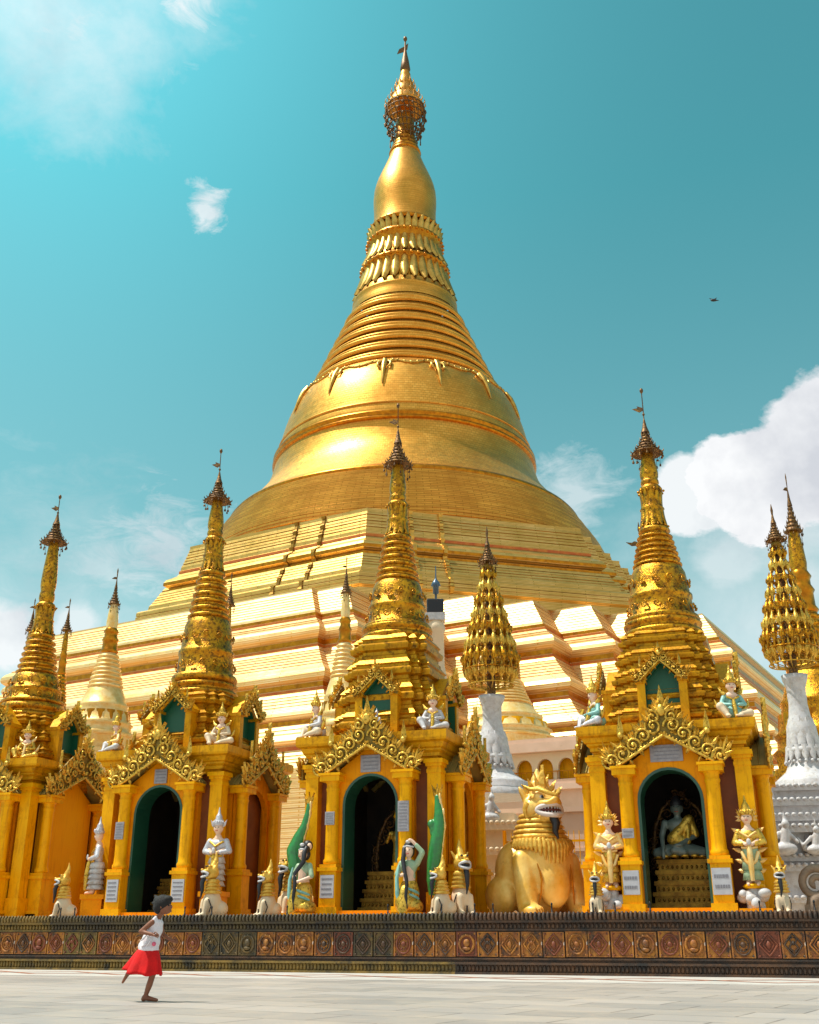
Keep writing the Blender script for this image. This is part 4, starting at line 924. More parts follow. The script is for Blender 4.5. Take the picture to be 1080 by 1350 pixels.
s1 = shrine(-12.95, 'leftmost golden shrine, cut off by the frame, with a filled bright orange side arch', [5.5, 5.92, 6.85, 7.95, 9.1, 11.05, 11.8, 12.7], (3.12, 3.1, 3.42, 4.05), 'filled', [], 4.9, 3, w=1.14)
s2 = shrine(-7.22, 'golden shrine with a wide green arch jamb and dark interior, behind the running girl', [5.75, 6.1, 8.2 - .95 + .75, 9.3, 10.55, 11.68, 12.4, 13.43], (3.16, 3.17, 3.42, 4.08), 'open',
            [(0, -1.82, 3.38, .36, .36), (-.92, -2.06, 2.05, .24, .42, 'plaque', 6, 8), (-.92, -2.12, .62, .32, .52, 'plaque_w', 5, 7), (.92, -2.12, .60, .34, .52, 'plaque_w', 5, 7)], 4.75, 3)
s3 = shrine(-1.47, 'middle golden shrine with green upturned tails and a small white plaque over its arch', [6.85, 7.1, 8.5, 9.7, 10.9, 12.0, 12.85, 14.0], (3.2, 3.19, 3.45, 4.12), 'open',
            [(0, -1.82, 3.42, .50, .40), (-.92, -2.06, 2.16, .24, .30, 'plaque', 5, 6), (-.92, -2.12, .64, .34, .50, 'plaque_w', 4, 8), (.92, -2.06, 2.15, .27, .68, 'plaque', 9, 6)], 4.8, 4)
s4 = shrine(5.47, 'rightmost golden shrine with a seated Buddha inside its green-rimmed arch', [6.35, 6.65, 8.15, 9.05, 10.4, 11.3, 12.05, 13.25], (3.03, 3.0, 3.35, 3.96), 'open',
            [(0, -1.82, 3.30, .70, .36), (-.92, -2.06, 1.62, .25, .20, 'plaque', 2, 6), (-.92, -2.12, .62, .34, .48, 'plaque_w', 2, 4), (.92, -2.12, .62, .38, .52, 'plaque_w', 2, 4)], 4.55, 5)
# ------------------------------------------------------------ things inside the shrines
def throne(u0, v, label, w=1.0, top=1.02):
    t = empty('throne', W(u0, v, 1.16), WALL_RZ, label, 'throne')
    g = MB(); z = 0; q = w * .62
    n = 5
    for i in range(n):
        h = top / n; g.box((-q, -.42 + i * .07, z), (q, .5, z + h * .62)); g.box((-q - .035, -.455 + i * .07, z + h * .62), (q + .035, .5, z + h)); z += h; q -= .035
    for i in range(n):
        for j in range(11): g.ball((-w * .5 + j * w / 10, -.43 + i * .07, top / n * (i + .3)), (.028, .03, .04), 6, 4)
    g.build('steps', 'dark_gold', t)
    return t
throne(5.47, 2.75, 'dark gilded stepped throne carrying the Buddha in the rightmost shrine', 1.05, 1.15)
throne(-1.47, 2.75, 'dark gilded stepped throne in the middle shrine, its figure leaning over it', 1.0, 1.02)
throne(-7.22, 2.75, 'dark gilded stepped throne deep in the shadow behind the girl', 1.0, .95)
def buddha(u0, v, z, sc, label, skin, robe):
    b = empty('buddha_statue', W(u0, v, z), WALL_RZ, label, 'statue'); b.scale = (sc,) * 3
    organic('body', [('b', (0, .02, .16), (.46, .26, .12)), ('l', (-.16, .0, .16), (-.44, -.08, .1), .13, .1), ('l', (.16, 0, .16), (.44, -.08, .1), .13, .1), ('l', (-.44, -.08, .1), (.1, -.24, .1), .095, .07), ('l', (.44, -.08, .1), (-.1, -.26, .13), .095, .07),
                     ('b', (0, .04, .42), (.19, .13, .26)), ('b', (0, .03, .64), (.25, .13, .14)), ('l', (0, .03, .7), (0, .02, .84), .075, .065), ('b', (0, 0, .96), (.105, .115, .145)), ('b', (0, .02, 1.1), (.05, .05, .06)),
                     ('l', (-.26, .03, .68), (-.33, -.04, .42), .07, .06), ('l', (-.33, -.04, .42), (-.3, -.26, .16), .055, .04), ('b', (-.3, -.3, .06), (.045, .03, .1)),
                     ('l', (.26, .03, .68), (.33, -.02, .42), .07, .06), ('l', (.33, -.02, .42), (.02, -.24, .24), .055, .045), ('b', (0, -.26, .23), (.11, .06, .035)),
                     ('b', (0, -.115, .95), (.018, .03, .03)), ('b', (-.108, .01, .95), (.02, .03, .075)), ('b', (.108, .01, .95), (.02, .03, .075))], .018, skin, b)
    organic('robe', [('l', (.22, .0, .72), (-.12, -.06, .36), .11, .12), ('l', (.24, .02, .7), (.33, -.03, .44), .085, .075), ('b', (0, .0, .32), (.205, .155, .14)), ('l', (.2, -.05, .66), (.18, -.12, .3), .05, .06)], .02, robe, b)
    g = MB()
    for s in (-1, 1): g.ball((s * .04, -.103, .975), (.022, .012, .008), 8, 5)
    g.build('eyes', 'hair', b)
    g = MB(); g.tube([(-.035, -.108, .885), (0, -.118, .88), (.035, -.108, .885)], .009, 5); g.build('mouth', 'red_paint', b)
    g = MB(); g.lathe([(.125, 1.0), (.128, 1.05), (.1, 1.12), (.06, 1.17), (.03, 1.2)], 16); g.build('hair', 'hair', b)
    g = MB()
    for j in range(14):
        a = 2 * PI * j / 14; g.ball((.46 * math.cos(a), .02 + .26 * math.sin(a), .03), (.09, .06, .035), 8, 4)
    g.build('lotus_seat', 'carved_gold', b)
    return b
buddha(5.47, 2.55, 2.33, 1.12, 'seated Buddha with pale greenish skin and golden robe in the right shrine', 'jade', 'carved_gold')
def backdrop(u0, v, label, m_='bronze', top=2.75):
    t = empty('carved_screen', W(u0, v, 1.16), WALL_RZ, label, 'carved screen')
    rnd.seed(int(abs(u0 * 10)))
    g = MB()
    for s in (-1, 1):
        g.tube([(s * .62, 0, .9), (s * .66, 0, 1.4), (s * .58, 0, 1.9), (s * .4, 0, 2.3), (0, 0, top - .1)], [.05, .06, .06, .05, .03], 6)
        for k in range(9):
            f = k / 8; x = s * (.66 - .6 * max(0, f - .35) / .65); z = .95 + (top - 1.1) * f
            p_, r2 = spiral((x, z), .12, 1.4, .025, 0, rnd.uniform(0, 6), s, 12); g.tube(p_, r2, 4)
            leaf(g, (x, z), PI / 2 - s * .8, .2, .04)
    g.build('scrollwork', m_, t)
    return t
backdrop(5.47, 3.2, 'dark flame-carved screen around the Buddha in the right shrine')
backdrop(-1.35, 3.25, 'dark flame-carved screen inside the middle shrine')
def inner_figure(u, v, z, label):
    b = empty('gilded_figure', W(u, v, z), WALL_RZ, label, 'statue')
    organic('body', [('l', (0, 0, .0), (0, .0, .55), .15, .12), ('b', (0, 0, .7), (.16, .11, .2)), ('l', (0, 0, .88), (0, 0, 1.0), .05, .05), ('b', (0, -.01, 1.12), (.09, .1, .12)),
                     ('l', (-.16, 0, .82), (-.26, -.08, .6), .055, .045), ('l', (-.26, -.08, .6), (-.14, -.2, .78), .045, .035), ('l', (.16, 0, .82), (.28, -.05, .66), .055, .045), ('l', (.28, -.05, .66), (.36, -.1, .95), .045, .03),
                     ('b', (-.13, -.21, .8), (.035, .03, .05)), ('b', (.37, -.11, 1.0), (.03, .03, .05)), ('b', (0, -.11, 1.11), (.015, .02, .025))], .02, 'carved_gold', b)
    g = MB(); g.lathe([(.1, 1.17), (.12, 1.2), (.1, 1.26), (.06, 1.34), (.05, 1.4), (.015, 1.56)], 12); g.build('crown', 'gold', b)
    return b
inner_figure(-1.22, 2.65, 2.25, 'gilded dancing figure half lit in the dark of the middle shrine')

# ------------------------------------------------------------ statues
def face(parent, c, s=1.0, y=-1):
    g = MB()
    for q in (-1, 1): g.ball((c[0] + q * .034 * s, c[1] + y * .082 * s, c[2] + .015 * s), (.014 * s, .01 * s, .008 * s), 6, 4)
    g.build('eyes', 'hair', parent)
    g = MB(); g.tube([(c[0] - .024 * s, c[1] + y * .086 * s, c[2] - .048 * s), (c[0], c[1] + y * .094 * s, c[2] - .05 * s), (c[0] + .024 * s, c[1] + y * .086 * s, c[2] - .048 * s)], .008 * s, 5); g.build('mouth', 'red_paint', parent)
def crown(parent, c, s=1.0, m_='carved_gold', h=.42):
    g = MB(); g.lathe([(.098 * s, c[2] + .05 * s), (.115 * s, c[2] + .075 * s), (.115 * s, c[2] + .11 * s), (.09 * s, c[2] + .13 * s), (.095 * s, c[2] + .16 * s), (.065 * s, c[2] + .2 * s), (.07 * s, c[2] + .23 * s), (.04 * s, c[2] + .28 * s), (.03 * s, c[2] + .3 * s), (.008 * s, c[2] + h * s)], 14, c=(c[0], c[1]))
    for q in (-1, 1):
        tmp = MB(); leaf(tmp, (c[0] + q * .10 * s, c[2] + .03 * s), PI / 2 - q * .5, .16 * s, .03 * s, c[1], .02); g.xf(Matrix.Identity(4), tmp)
    for j in range(7):
        a = -PI / 2 + (j - 3) * .42; g.ball((c[0] + .11 * s * math.cos(a), c[1] + .11 * s * math.sin(a), c[2] + .115 * s), (.02 * s, .02 * s, .035 * s), 5, 4)
    return g.build('crown', m_, parent)
def seated(u, v, z, yaw, label, top, knee, trim, lean=0.0, sc=1.0):
    b = empty('seated_deva', W(u, v, z), WALL_RZ + yaw, label, 'statue', 'seated figures on the shrine cornices'); b.scale = (sc,) * 3
    H = (0, -.06, .67)
    organic('body', [('b', H, (.088, .094, .115)), ('l', (0, -.03, .52), (0, -.05, .6), .05, .045), ('b', (0, -.14, .66), (.014, .022, .02)), ('b', (-.09, -.06, .66), (.018, .02, .04)), ('b', (.09, -.06, .66), (.018, .02, .04)), ('b', (0, -.02, .47), (.14, .09, .09))], .014, 'skin_pale', b)
    organic('costume', [('b', (0, 0, .14), (.22, .19, .14)), ('b', (0, 0, .34), (.135, .1, .2)), ('l', (-.14, -.02, .47), (-.23, -.08, .3), .055, .045), ('l', (-.23, -.08, .3), (-.08, -.22, .27), .042, .035), ('l', (.14, -.02, .47), (.23, -.08, .3), .055, .045), ('l', (.23, -.08, .3), (.08, -.22, .27), .042, .035)], .018, top, b)
    organic('legs', [('l', (-.1, -.02, .12), (-.28, -.2, .24), .1, .085), ('l', (-.28, -.2, .24), (-.17, -.3, .04), .075, .05), ('l', (.1, -.02, .12), (.3, -.14, .12), .1, .085), ('l', (.3, -.14, .12), (.08, -.3, .06), .07, .05), ('b', (-.17, -.35, .03), (.05, .09, .03)), ('b', (.04, -.33, .04), (.09, .05, .03))], .018, knee, b)
    g = MB()
    for s in (-1, 1):
        g.tube([(s * .13, -.04, .5), (s * .2, -.02, .56), (s * .24, -.01, .64)], [.05, .04, .005], 6)
        g.tube([(s * .21, 0, .2), (s * .3, .0, .3), (s * .33, .02, .42)], [.05, .04, .005], 6)
    g.tube([(-.12, -.11, .45), (0, -.15, .38), (.12, -.11, .45)], .022, 6); g.tube([(0, -.15, .38), (0, -.19, .2), (0, -.26, .02)], [.035, .05, .03], 6)
    g.build('sash', trim, b); face(b, H, 1.0); crown(b, H, 1.0)
    return b
Z0 = 1.15
seated(-11.75, 1.72, Z0 + 4.06, .3, 'small golden figure seated on the cornice corner of the leftmost shrine', 'carved_gold', 'carved_gold', 'pale_gold')
seated(-8.80, 1.62, Z0 + 4.09, -.6, 'white and gold crowned figure perched at the left corner of the second shrine', 'pale_gold', 'white', 'carved_gold', sc=1.0)
seated(-5.70, 1.66, Z0 + 4.09, .1, 'cream seated figure with gold sash on the right cornice corner of the second shrine', 'cream', 'cream', 'carved_gold', sc=1.05)
seated(-3.00, 1.65, Z0 + 4.13, -.7, 'white robed crowned figure at the left cornice corner of the middle shrine', 'white', 'cream', 'carved_gold', sc=1.12)
seated(0.03, 1.65, Z0 + 4.13, .2, 'white seated figure beside the green niche, right cornice corner of the middle shrine', 'white', 'white', 'carved_gold', sc=1.05)
seated(3.95, 1.65, Z0 + 3.97, -.9, 'turquoise-waisted crowned figure at the left cornice corner of the rightmost shrine', 'teal', 'silver', 'carved_gold', sc=1.12)
seated(6.95, 1.65, Z0 + 3.97, .3, 'olive and turquoise kneeling figure at the right cornice corner of the rightmost shrine', 'teal', 'cream', 'carved_gold', sc=1.12)
for u, v, zb, lab in ((-1.42, 1.72, 4.2, 'tiny dark figure inside the green niche over the middle arch'), (5.47, 1.72, 4.05, 'small dark figure inside the green niche over the right arch')):
    b = empty('niche_figure', W(u, v - .1, Z0 + zb), WALL_RZ, lab, 'statue')
    organic('body', [('b', (0, 0, .1), (.16, .1, .09)), ('b', (0, 0, .27), (.08, .06, .14)), ('b', (0, 0, .47), (.05, .05, .065)), ('l', (-.08, 0, .34), (-.12, -.04, .14), .03, .025), ('l', (.08, 0, .34), (.12, -.04, .14), .03, .025), ('l', (0, 0, .35), (0, 0, .45), .03, .03), ('l', (0, 0, .5), (0, 0, .6), .03, .008)], .014, 'dark_gold' if u > 0 else 'silver', b)

def standing(u, v, yaw, label, style, ht=2.45, base=True):
    b = empty('standing_deva', W(u, v, Z0), WALL_RZ + yaw, label, 'statue', 'standing guardian figures beside the shrine arches')
    s = ht / 2.45; b.scale = (s,) * 3
    z0 = .55
    H = (0, -.03, z0 + 1.42)
    organic('body', [('b', H, (.105, .11, .14)), ('l', (0, 0, z0 + 1.2), (0, -.02, z0 + 1.32), .06, .055), ('b', (0, -.135, z0 + 1.41), (.016, .026, .026)), ('b', (-.105, -.03, z0 + 1.41), (.02, .025, .05)), ('b', (.105, -.03, z0 + 1.41), (.02, .025, .05)), ('b', (0, 0, z0 + 1.14), (.17, .09, .08)),
                     ('b', (-.06, -.22, z0 + .85), (.05, .045, .045)), ('b', (.06, -.22, z0 + .85), (.05, .045, .045)),
                     ('l', (-.10, -.05, z0 + .06), (-.10, -.22, z0 + .03), .05, .035), ('l', (.10, -.05, z0 + .06), (.10, -.22, z0 + .03), .05, .035),
                     ('l', (-.22, -.02, z0 + .95), (-.08, -.2, z0 + .86), .045, .04), ('l', (.22, -.02, z0 + .95), (.08, -.2, z0 + .86), .045, .04), ('l', (0, 0, z0 + 1.0), (0, 0, z0 + 1.2), .09, .09), ('l', (0, 0, z0 + .2), (0, 0, z0 + 1.0), .09, .1), ('l', (0, -.02, z0 + .2), (-.1, -.06, z0 + .06), .07, .06), ('l', (0, -.02, z0 + .2), (.1, -.06, z0 + .06), .07, .06), ('l', (0, 0, z0 + .93), (-.22, -.02, z0 + .95), .05, .045), ('l', (0, 0, z0 + .93), (.22, -.02, z0 + .95), .05, .045)], .018, 'skin_pale', b)
    jm, sm_, tm = {'silver': ('silver', 'white', 'gold'), 'olive': ('carved_gold', 'sage', 'pale_gold'), 'gilt': ('pale_gold', 'carved_gold', 'pale_gold')}[style]
    organic('jacket', [('b', (0, 0, z0 + 1.04), (.2, .13, .16)), ('b', (0, 0, z0 + .86), (.16, .12, .16)), ('l', (-.2, 0, z0 + 1.12), (-.30, -.02, z0 + .90), .08, .075), ('l', (-.30, -.02, z0 + .90), (-.14, -.16, z0 + .86), .065, .055), ('l', (.2, 0, z0 + 1.12), (.30, -.02, z0 + .90), .08, .075), ('l', (.30, -.02, z0 + .90), (.14, -.16, z0 + .86), .065, .055)], .02, jm, b)
    g = MB()
    for i in range(5 if style == 'silver' else 3):      # tiered skirt
        n = 5 if style == 'silver' else 3; zt_ = z0 + .78 - i * .64 / n; zb_ = zt_ - .64 / n - .02
        g.lathe([(.155 - .002 * i, zt_), (.17, zt_ - .03), (.205 + .006 * i, zb_), (.15, zb_ + .005)], 20, mod=lambda a, z: 1 + .05 * math.cos(9 * a))
    g.build('skirt', sm_, b)
    g = MB(); g.tube([(0, -.15, z0 + .95), (0, -.21, z0 + .75), (0, -.24, z0 + .45), (0, -.24, z0 + .1)], [.03, .06, .065, .04], 8)
    g.tube([(-.17, -.08, z0 + 1.12), (0, -.16, z0 + 1.0), (.17, -.08, z0 + 1.12)], .028, 6)
    g.tube([(-.16, -.1, z0 + .8), (0, -.18, z0 + .77), (.16, -.1, z0 + .8)], .032, 6)
    if style != 'silver':
        for s_ in (-1, 1):
            for k, (zz, l) in enumerate(((1.12, .18), (.98, .14), (.72, .22), (.5, .18), (.3, .14))):
                tmp = MB(); leaf(tmp, (s_ * (.2 if k < 2 else .17), z0 + zz), PI / 2 - s_ * (1.0 if k < 2 else 1.25), l, .05, 0, .03); g.xf(Matrix.Identity(4), tmp)
            g.tube([(s_ * .17, -.12, z0 + .7), (s_ * .1, -.2, z0 + .5), (s_ * .02, -.22, z0 + .42)], [.04, .04, .02], 6)
        for k in range(11):
            a = -PI * .06 + k * PI * 1.12 / 10; tmp = MB(); leaf(tmp, (.13 * math.cos(a), z0 + 1.42 + .15 * math.sin(a)), a, .12, .035, .05, .02); g.xf(Matrix.Identity(4), tmp)
    g.build('sash', tm if style != 'silver' else 'carved_gold', b)
    g = MB(); g.ball((0, -.26, z0 + .9), (.05, .03, .07), 10, 6); g.build('gem', 'white', b)
    face(b, H, 1.2); crown(b, H, 1.15, 'carved_gold' if style != 'silver' else 'silver', .42)
    g = MB()
    if style == 'silver': g.box((-.24, -.3, 0), (.24, .2, .44)); g.box((-.28, -.34, .44), (.28, .24, .55)); g.build('base', 'ochre', b)
    else:
        g.box((-.34, -.34, 0), (.34, .24, .1)); g.build('base', 'ochre', b); g = MB(); g.tube([(0, 0, .1), (0, 0, .56)], [.2, .12], 10)
        rnd.seed(int(u * 7) + 90)
        for k in range(13): g.ball((rnd.uniform(-.24, .24), rnd.uniform(-.24, .1), rnd.uniform(.16, .46)), (rnd.uniform(.1, .15), rnd.uniform(.09, .12), rnd.uniform(.09, .13)), 10, 7)
        g.build('cloud_pedestal', 'white', b)
        g = MB(); g.lathe([(.18, .5), (.24, .55), (.18, .6)], 14); g.build('pedestal_rim', 'gold', b)
    return b
standing(-8.78, 1.28, -1.0, 'silver-white robed figure seen side-on at the left corner of the second shrine', 'silver', 2.42)
standing(-5.36, 1.22, .12, 'white figure with golden sash and tiered skirt right of the dark green arch', 'silver', 2.52)
standing(4.12, 1.25, .1, 'gilded crowned figure on a white cloud base left of the Buddha arch', 'gilt', 2.32)
standing(7.0, 1.25, .0, 'olive and gold crowned figure on a white cloud base right of the Buddha arch', 'olive', 2.32)

def kneeling(u, v, yaw, label, arm_up):
    b = empty('kneeling_woman_statue', W(u, v, Z0), WALL_RZ + yaw, label, 'statue', 'women statues wringing their long hair beside the middle arch')
    H = (0, -.05, 1.22)
    body = [('b', H, (.1, .105, .135)), ('l', (0, 0, 1.02), (0, -.03, 1.12), .055, .05), ('b', (0, -.15, 1.21), (.015, .025, .025)), ('b', (0, 0, .93), (.16, .1, .12)), ('l', (0, 0, .5), (0, 0, .9), .14, .12),
            ('l', (-.16, 0, .97), (-.24, -.06, .74), .05, .045), ('l', (-.24, -.06, .74), (-.06, -.24, .76), .042, .038), ('b', (-.03, -.25, .77), (.05, .04, .04))]
    if arm_up: body += [('l', (.16, 0, .97), (.30, -.06, 1.2), .05, .045), ('l', (.30, -.06, 1.2), (.08, -.1, 1.42), .042, .036), ('b', (.04, -.1, 1.43), (.05, .05, .035))]
    else: body += [('l', (.16, 0, .97), (.27, -.04, .76), .05, .045), ('l', (.27, -.04, .76), (.06, -.22, .66), .042, .036), ('b', (.03, -.23, .66), (.05, .04, .04))]
    organic('body', body, .018, 'skin_pale', b)
    organic('jacket', [('b', (0, .005, .92), (.175, .12, .15)), ('b', (0, .0, .74), (.14, .11, .15)), ('l', (-.17, 0, .98), (-.245, -.06, .78), .068, .06)] + ([('l', (.17, 0, .98), (.30, -.06, 1.18), .068, .06), ('l', (.30, -.06, 1.2), (.17, -.08, 1.33), .055, .05)] if arm_up else [('l', (.17, 0, .98), (.27, -.04, .78), .068, .06)]), .02, 'sage', b)
    organic('skirt', [('b', (0, 0, .42), (.22, .2, .3)), ('b', (-.06, -.12, .22), (.22, .22, .22)), ('b', (.1, 0, .16), (.2, .26, .16)), ('l', (-.05, -.15, .45), (-.08, -.26, .05), .13, .12)], .022, 'carved_gold', b)
    g = MB(); g.ball((0, .0, 1.3), (.125, .125, .11), 12, 8); g.ball((0, .05, 1.22), (.11, .09, .13), 12, 8)
    g.tube([(.06 if arm_up else .08, -.02, 1.34), (.1 if not arm_up else -.08, -.1, 1.25), (.11 if not arm_up else -.1, -.14, 1.05), (-.04, -.24, .82), (.02, -.28, .6), (0, -.3, .35), (.03, -.3, .12)], [.05, .055, .05, .042, .04, .035, .015], 8); g.build('hair', 'hair', b)
    g = MB(); g.tube([(-.11, -.06, 1.3), (0, -.13, 1.31), (.11, -.06, 1.3)], .022, 6); g.ball((0, -.08, 1.4), (.06, .05, .04), 8, 5); g.build('headband', 'white', b)
    g = MB()
    for k in range(4): g.tube([(.2 * math.sin(q), -.02 - .2 * math.cos(q), .5 - .1 * k - .06 * q) for q in (.1, .6, 1.1, 1.6)], .028, 5)
    g.tube([(-.14, -.2, .1), (-.2, -.22, .4), (-.22, -.2, .7), (-.18, -.16, .95)], [.03, .05, .04, .02], 6); g.build('sash', 'teal', b)
    face(b, (H[0], H[1] - .005, H[2]), 1.15)
    g = MB(); g.box((-.3, -.36, 0), (.3, .25, .06)); g.build('base', 'ochre', b)
    b.scale = (1.05, 1.05, 1.1)
    return b
kneeling(-2.83, .75, -.35, 'dark-haired woman statue in green jacket left of the middle arch, hand at her chest', False)
kneeling(-.27, .75, .1, 'dark-haired woman statue with one arm raised over her head, right of the middle arch', True)

def naga(u, v, label, left):
    b = empty('green_naga', W(u, v, Z0), WALL_RZ, label, 'statue')
    if left: P_ = [(.25, 0, .35), (.05, 0, .7), (-.12, 0, 1.1), (-.18, 0, 1.45), (-.06, 0, 1.75), (.06, 0, 2.0), (.13, .02, 2.3), (.15, .02, 2.5)]; rd = [.1, .15, .19, .19, .15, .10, .075, .06]
    else: P_ = [(-.12, 0, .42), (-.13, 0, .75), (-.10, 0, 1.1), (-.04, 0, 1.5), (.03, 0, 1.9), (.03, 0, 2.2), (.0, .0, 2.45), (-.01, .0, 2.55)]; rd = [.11, .15, .17, .17, .15, .12, .08, .07]
    pr_ = [('l', a, c, r0, r1) for a, c, r0, r1 in zip(P_, P_[1:], rd, rd[1:])]
    if not left: pr_ += [('b', (-.14, -.05, 1.95), (.1, .1, .11)), ('l', (-.1, -.05, 1.85), (-.12, -.06, 1.75), .09, .06)]
    else: pr_ += [('l', (-.02, -.02, 1.5), (.12, -.06, 1.52), .1, .09)]
    organic('body', pr_, .02, 'naga_green', b)
    tip = Vector(P_[-1]); g = MB()
    for a_ in (PI / 2, PI / 2 + .4, PI / 2 - .4): leaf(g, (tip.x, tip.z - .04), a_, .34, .06, tip.y, .05)
    g.build('tail_tip', 'carved_gold', b)
    g = MB()
    for k, ((x0, y0, z0), r_) in enumerate(zip(P_, rd)): g.ball((x0 + r_ * .92, y0 - .02, z0), (.03, .05, .1), 6, 5)
    g.tube([(x0 + r_ * .93, y0 - .03, z0) for (x0, y0, z0), r_ in zip(P_, rd)], .022, 5); g.build('belly_scales', 'pale_gold', b)
    if left:
        g = MB(); g.ball((.2, -.08, 1.55), (.12, .12, .13), 12, 8); g.build('hair', 'hair', b); g = MB(); g.ball((.27, -.15, 1.53), (.065, .06, .08), 10, 7); g.build('face', 'skin_pale', b)
    g = MB(); g.box((-.22, -.2, 0), (.3, .25, .42)); g.build('base', 'ochre', b)
    return b
naga(-3.12, 1.2, 'bright green naga curling its tail upward at the left edge of the middle shrine', True)
naga(.27, 1.2, 'tall bright green naga with a pale belly line standing right of the middle arch', False)

def sentinel_chinthe(first=True):
    b = empty('small_chinthe', (0, 0, 0), 0, 'x', 'lion statue', 'small lion statues along the wall top')
    organic('body', [('b', (0, .02, .25), (.17, .2, .27)), ('b', (0, .05, .5), (.13, .13, .16)), ('l', (-.1, -.12, .3), (-.1, -.16, .05), .06, .05), ('l', (.1, -.12, .3), (.1, -.16, .05), .06, .05), ('b', (-.1, -.2, .03), (.06, .09, .04)), ('b', (.1, -.2, .03), (.06, .09, .04)), ('b', (0, .2, .15), (.18, .16, .16))], .02, 'cream', b)
    g = MB()
    for i in range(4): g.lathe([(.15 - .012 * i, .44 + .07 * i), (.185 - .014 * i, .46 + .07 * i), (.13 - .01 * i, .52 + .07 * i)], 16, c=(0, .02), mod=lambda a, z: 1 + .06 * math.cos(10 * a))
    g.build('mane', 'lion_mane', b)
    organic('head', [('b', (0, 0, .86), (.13, .13, .14)), ('b', (0, -.14, .88), (.085, .09, .05)), ('b', (0, -.10, .76), (.075, .08, .04)), ('b', (-.06, -.09, .97), (.045, .04, .04)), ('b', (.06, -.09, .97), (.045, .04, .04)), ('b', (0, -.23, .91), (.035, .03, .03)), ('l', (-.1, .03, .95), (-.16, .04, 1.05), .035, .02), ('l', (.1, .03, .95), (.16, .04, 1.05), .035, .02), ('l', (0, .0, .95), (0, .06, 1.12), .08, .05), ('l', (0, .06, 1.12), (0, .05, 1.28), .05, .012)], .016, 'lion_mane', b)
    g = MB(); g.tube([(.105 * math.cos(a), -.13 - .10 * (math.sin(a) ** 2) * (1 if math.sin(a) > 0 else 1), .82 + .055 * math.sin(a)) for a in [2 * PI * j / 16 for j in range(17)]], .024, 6)
    g.build('lips', 'white', b)
    g = MB(); g.ball((0, -.15, .82), (.085, .07, .04), 10, 6); g.build('mouth', 'hair', b)
    g = MB(); g.tube([(0, -.16, .78), (0, -.21, .66), (.01, -.2, .5), (-.02, -.22, .34)], [.045, .05, .035, .01], 8); g.build('beard', 'hair', b)
    g = MB()
    for s in (-1, 1): g.ball((s * .055, -.135, .98), (.022, .015, .02), 8, 5)
    g.build('eyes', 'hair', b)
    g = MB(); g.tube([(-.005, -.19, .05), (-.005, -.2, .16)], .016, 5)
    for s in (-1, 1): g.tube([(s * .16, -.08, .08), (s * .18, -.05, .2), (s * .15, -.1, .34)], .012, 5)
    g.build('painted_marks', 'hair', b)
    return b
c0 = sentinel_chinthe()
for i, (u, v, yaw, s, lab) in enumerate((
        (-9.28, .72, -1.0, 1.02, 'small cream lion statue facing left below the filled orange arch'),
        (-5.17, .72, -.75, 1.16, 'small lion statue in front of the white figure with the golden sash'),
        (-3.72, .72, -.75, 1.0, 'small cream and gold lion statue just left of the woman statue at the middle shrine'),
        (-3.45, 1.35, -.6, 1.3, 'golden lion head showing above its neighbour at the gap left of the middle shrine'),
        (.47, .72, -.9, 1.0, 'small lion statue facing left at the foot of the green naga'),
        (.78, 1.25, .8, 1.3, 'golden lion statue looking right over the one at the foot of the green naga'),
        (3.86, .72, .05, .84, 'small lion statue between the giant lion and the rightmost shrine'),
        (7.53, .72, 0, .86, 'small golden lion statue at the right foot of the rightmost shrine'))):
    o = c0 if i == 0 else copy_tree(c0)
    o.location = W(u, v, Z0); o.rotation_euler.z = WALL_RZ + yaw; o.scale = (s, s, s * .98); o['label'] = lab

# ------------------------------------------------------------ giant seated lion
lion = empty('giant_chinthe', W(2.30, 2.9, Z0), WALL_RZ + .74, 'giant golden seated lion statue baring its lips between the middle and right shrines', 'lion statue')
organic('body', [('b', (0, .35, .85), (.80, .8, .95)), ('b', (0, -.05, 1.05), (.72, .55, .85)), ('b', (0, .2, 1.55), (.64, .56, .45)), ('b', (-.45, .5, 1.0), (.5, .6, .7)), ('b', (.45, .5, 1.0), (.5, .6, .7)), ('l', (-.62, -.1, 1.2), (-.66, -.35, .2), .26, .24), ('l', (.62, -.1, 1.2), (.66, -.35, .2), .26, .24),
                 ('b', (-.66, -.55, .12), (.26, .32, .13)), ('b', (.66, -.55, .12), (.26, .32, .13)), ('b', (-.8, .6, .45), (.36, .55, .45)), ('b', (.8, .6, .45), (.36, .55, .45)), ('l', (0, .2, 1.6), (0, .1, 2.1), .42, .36), ('b', (0, -.45, .7), (.4, .25, .55))], .045, 'lion_gold', lion, 6)
g = MB()
for i in range(6):
    z = 1.58 + .12 * i; r0 = .66 - .045 * i
    g.lathe([(r0 - .06, z - .02), (r0 + .05, z), (r0 + .03, z + .07), (r0 - .08, z + .12)], 40, c=(0, .12), mod=lambda a, z_: 1 + .035 * math.cos(26 * a))
for j in range(22):     # collar fringe, deepest at the chest
    a = PI + PI * (j + .5) / 22; dp = .22 + .42 * math.exp(-((a - 1.5 * PI) / .5) ** 2); r_ = .74
    x, y = r_ * math.cos(a), .08 + r_ * .82 * math.sin(a)
    g.tube([(x * .92, y * .9, 1.66), (x * 1.0, y * 1.06, 1.5), (x * .98, y * 1.1, 1.66 - dp)], [.08, .085, .02], 6)
g.build('mane_collar', 'lion_mane', lion)
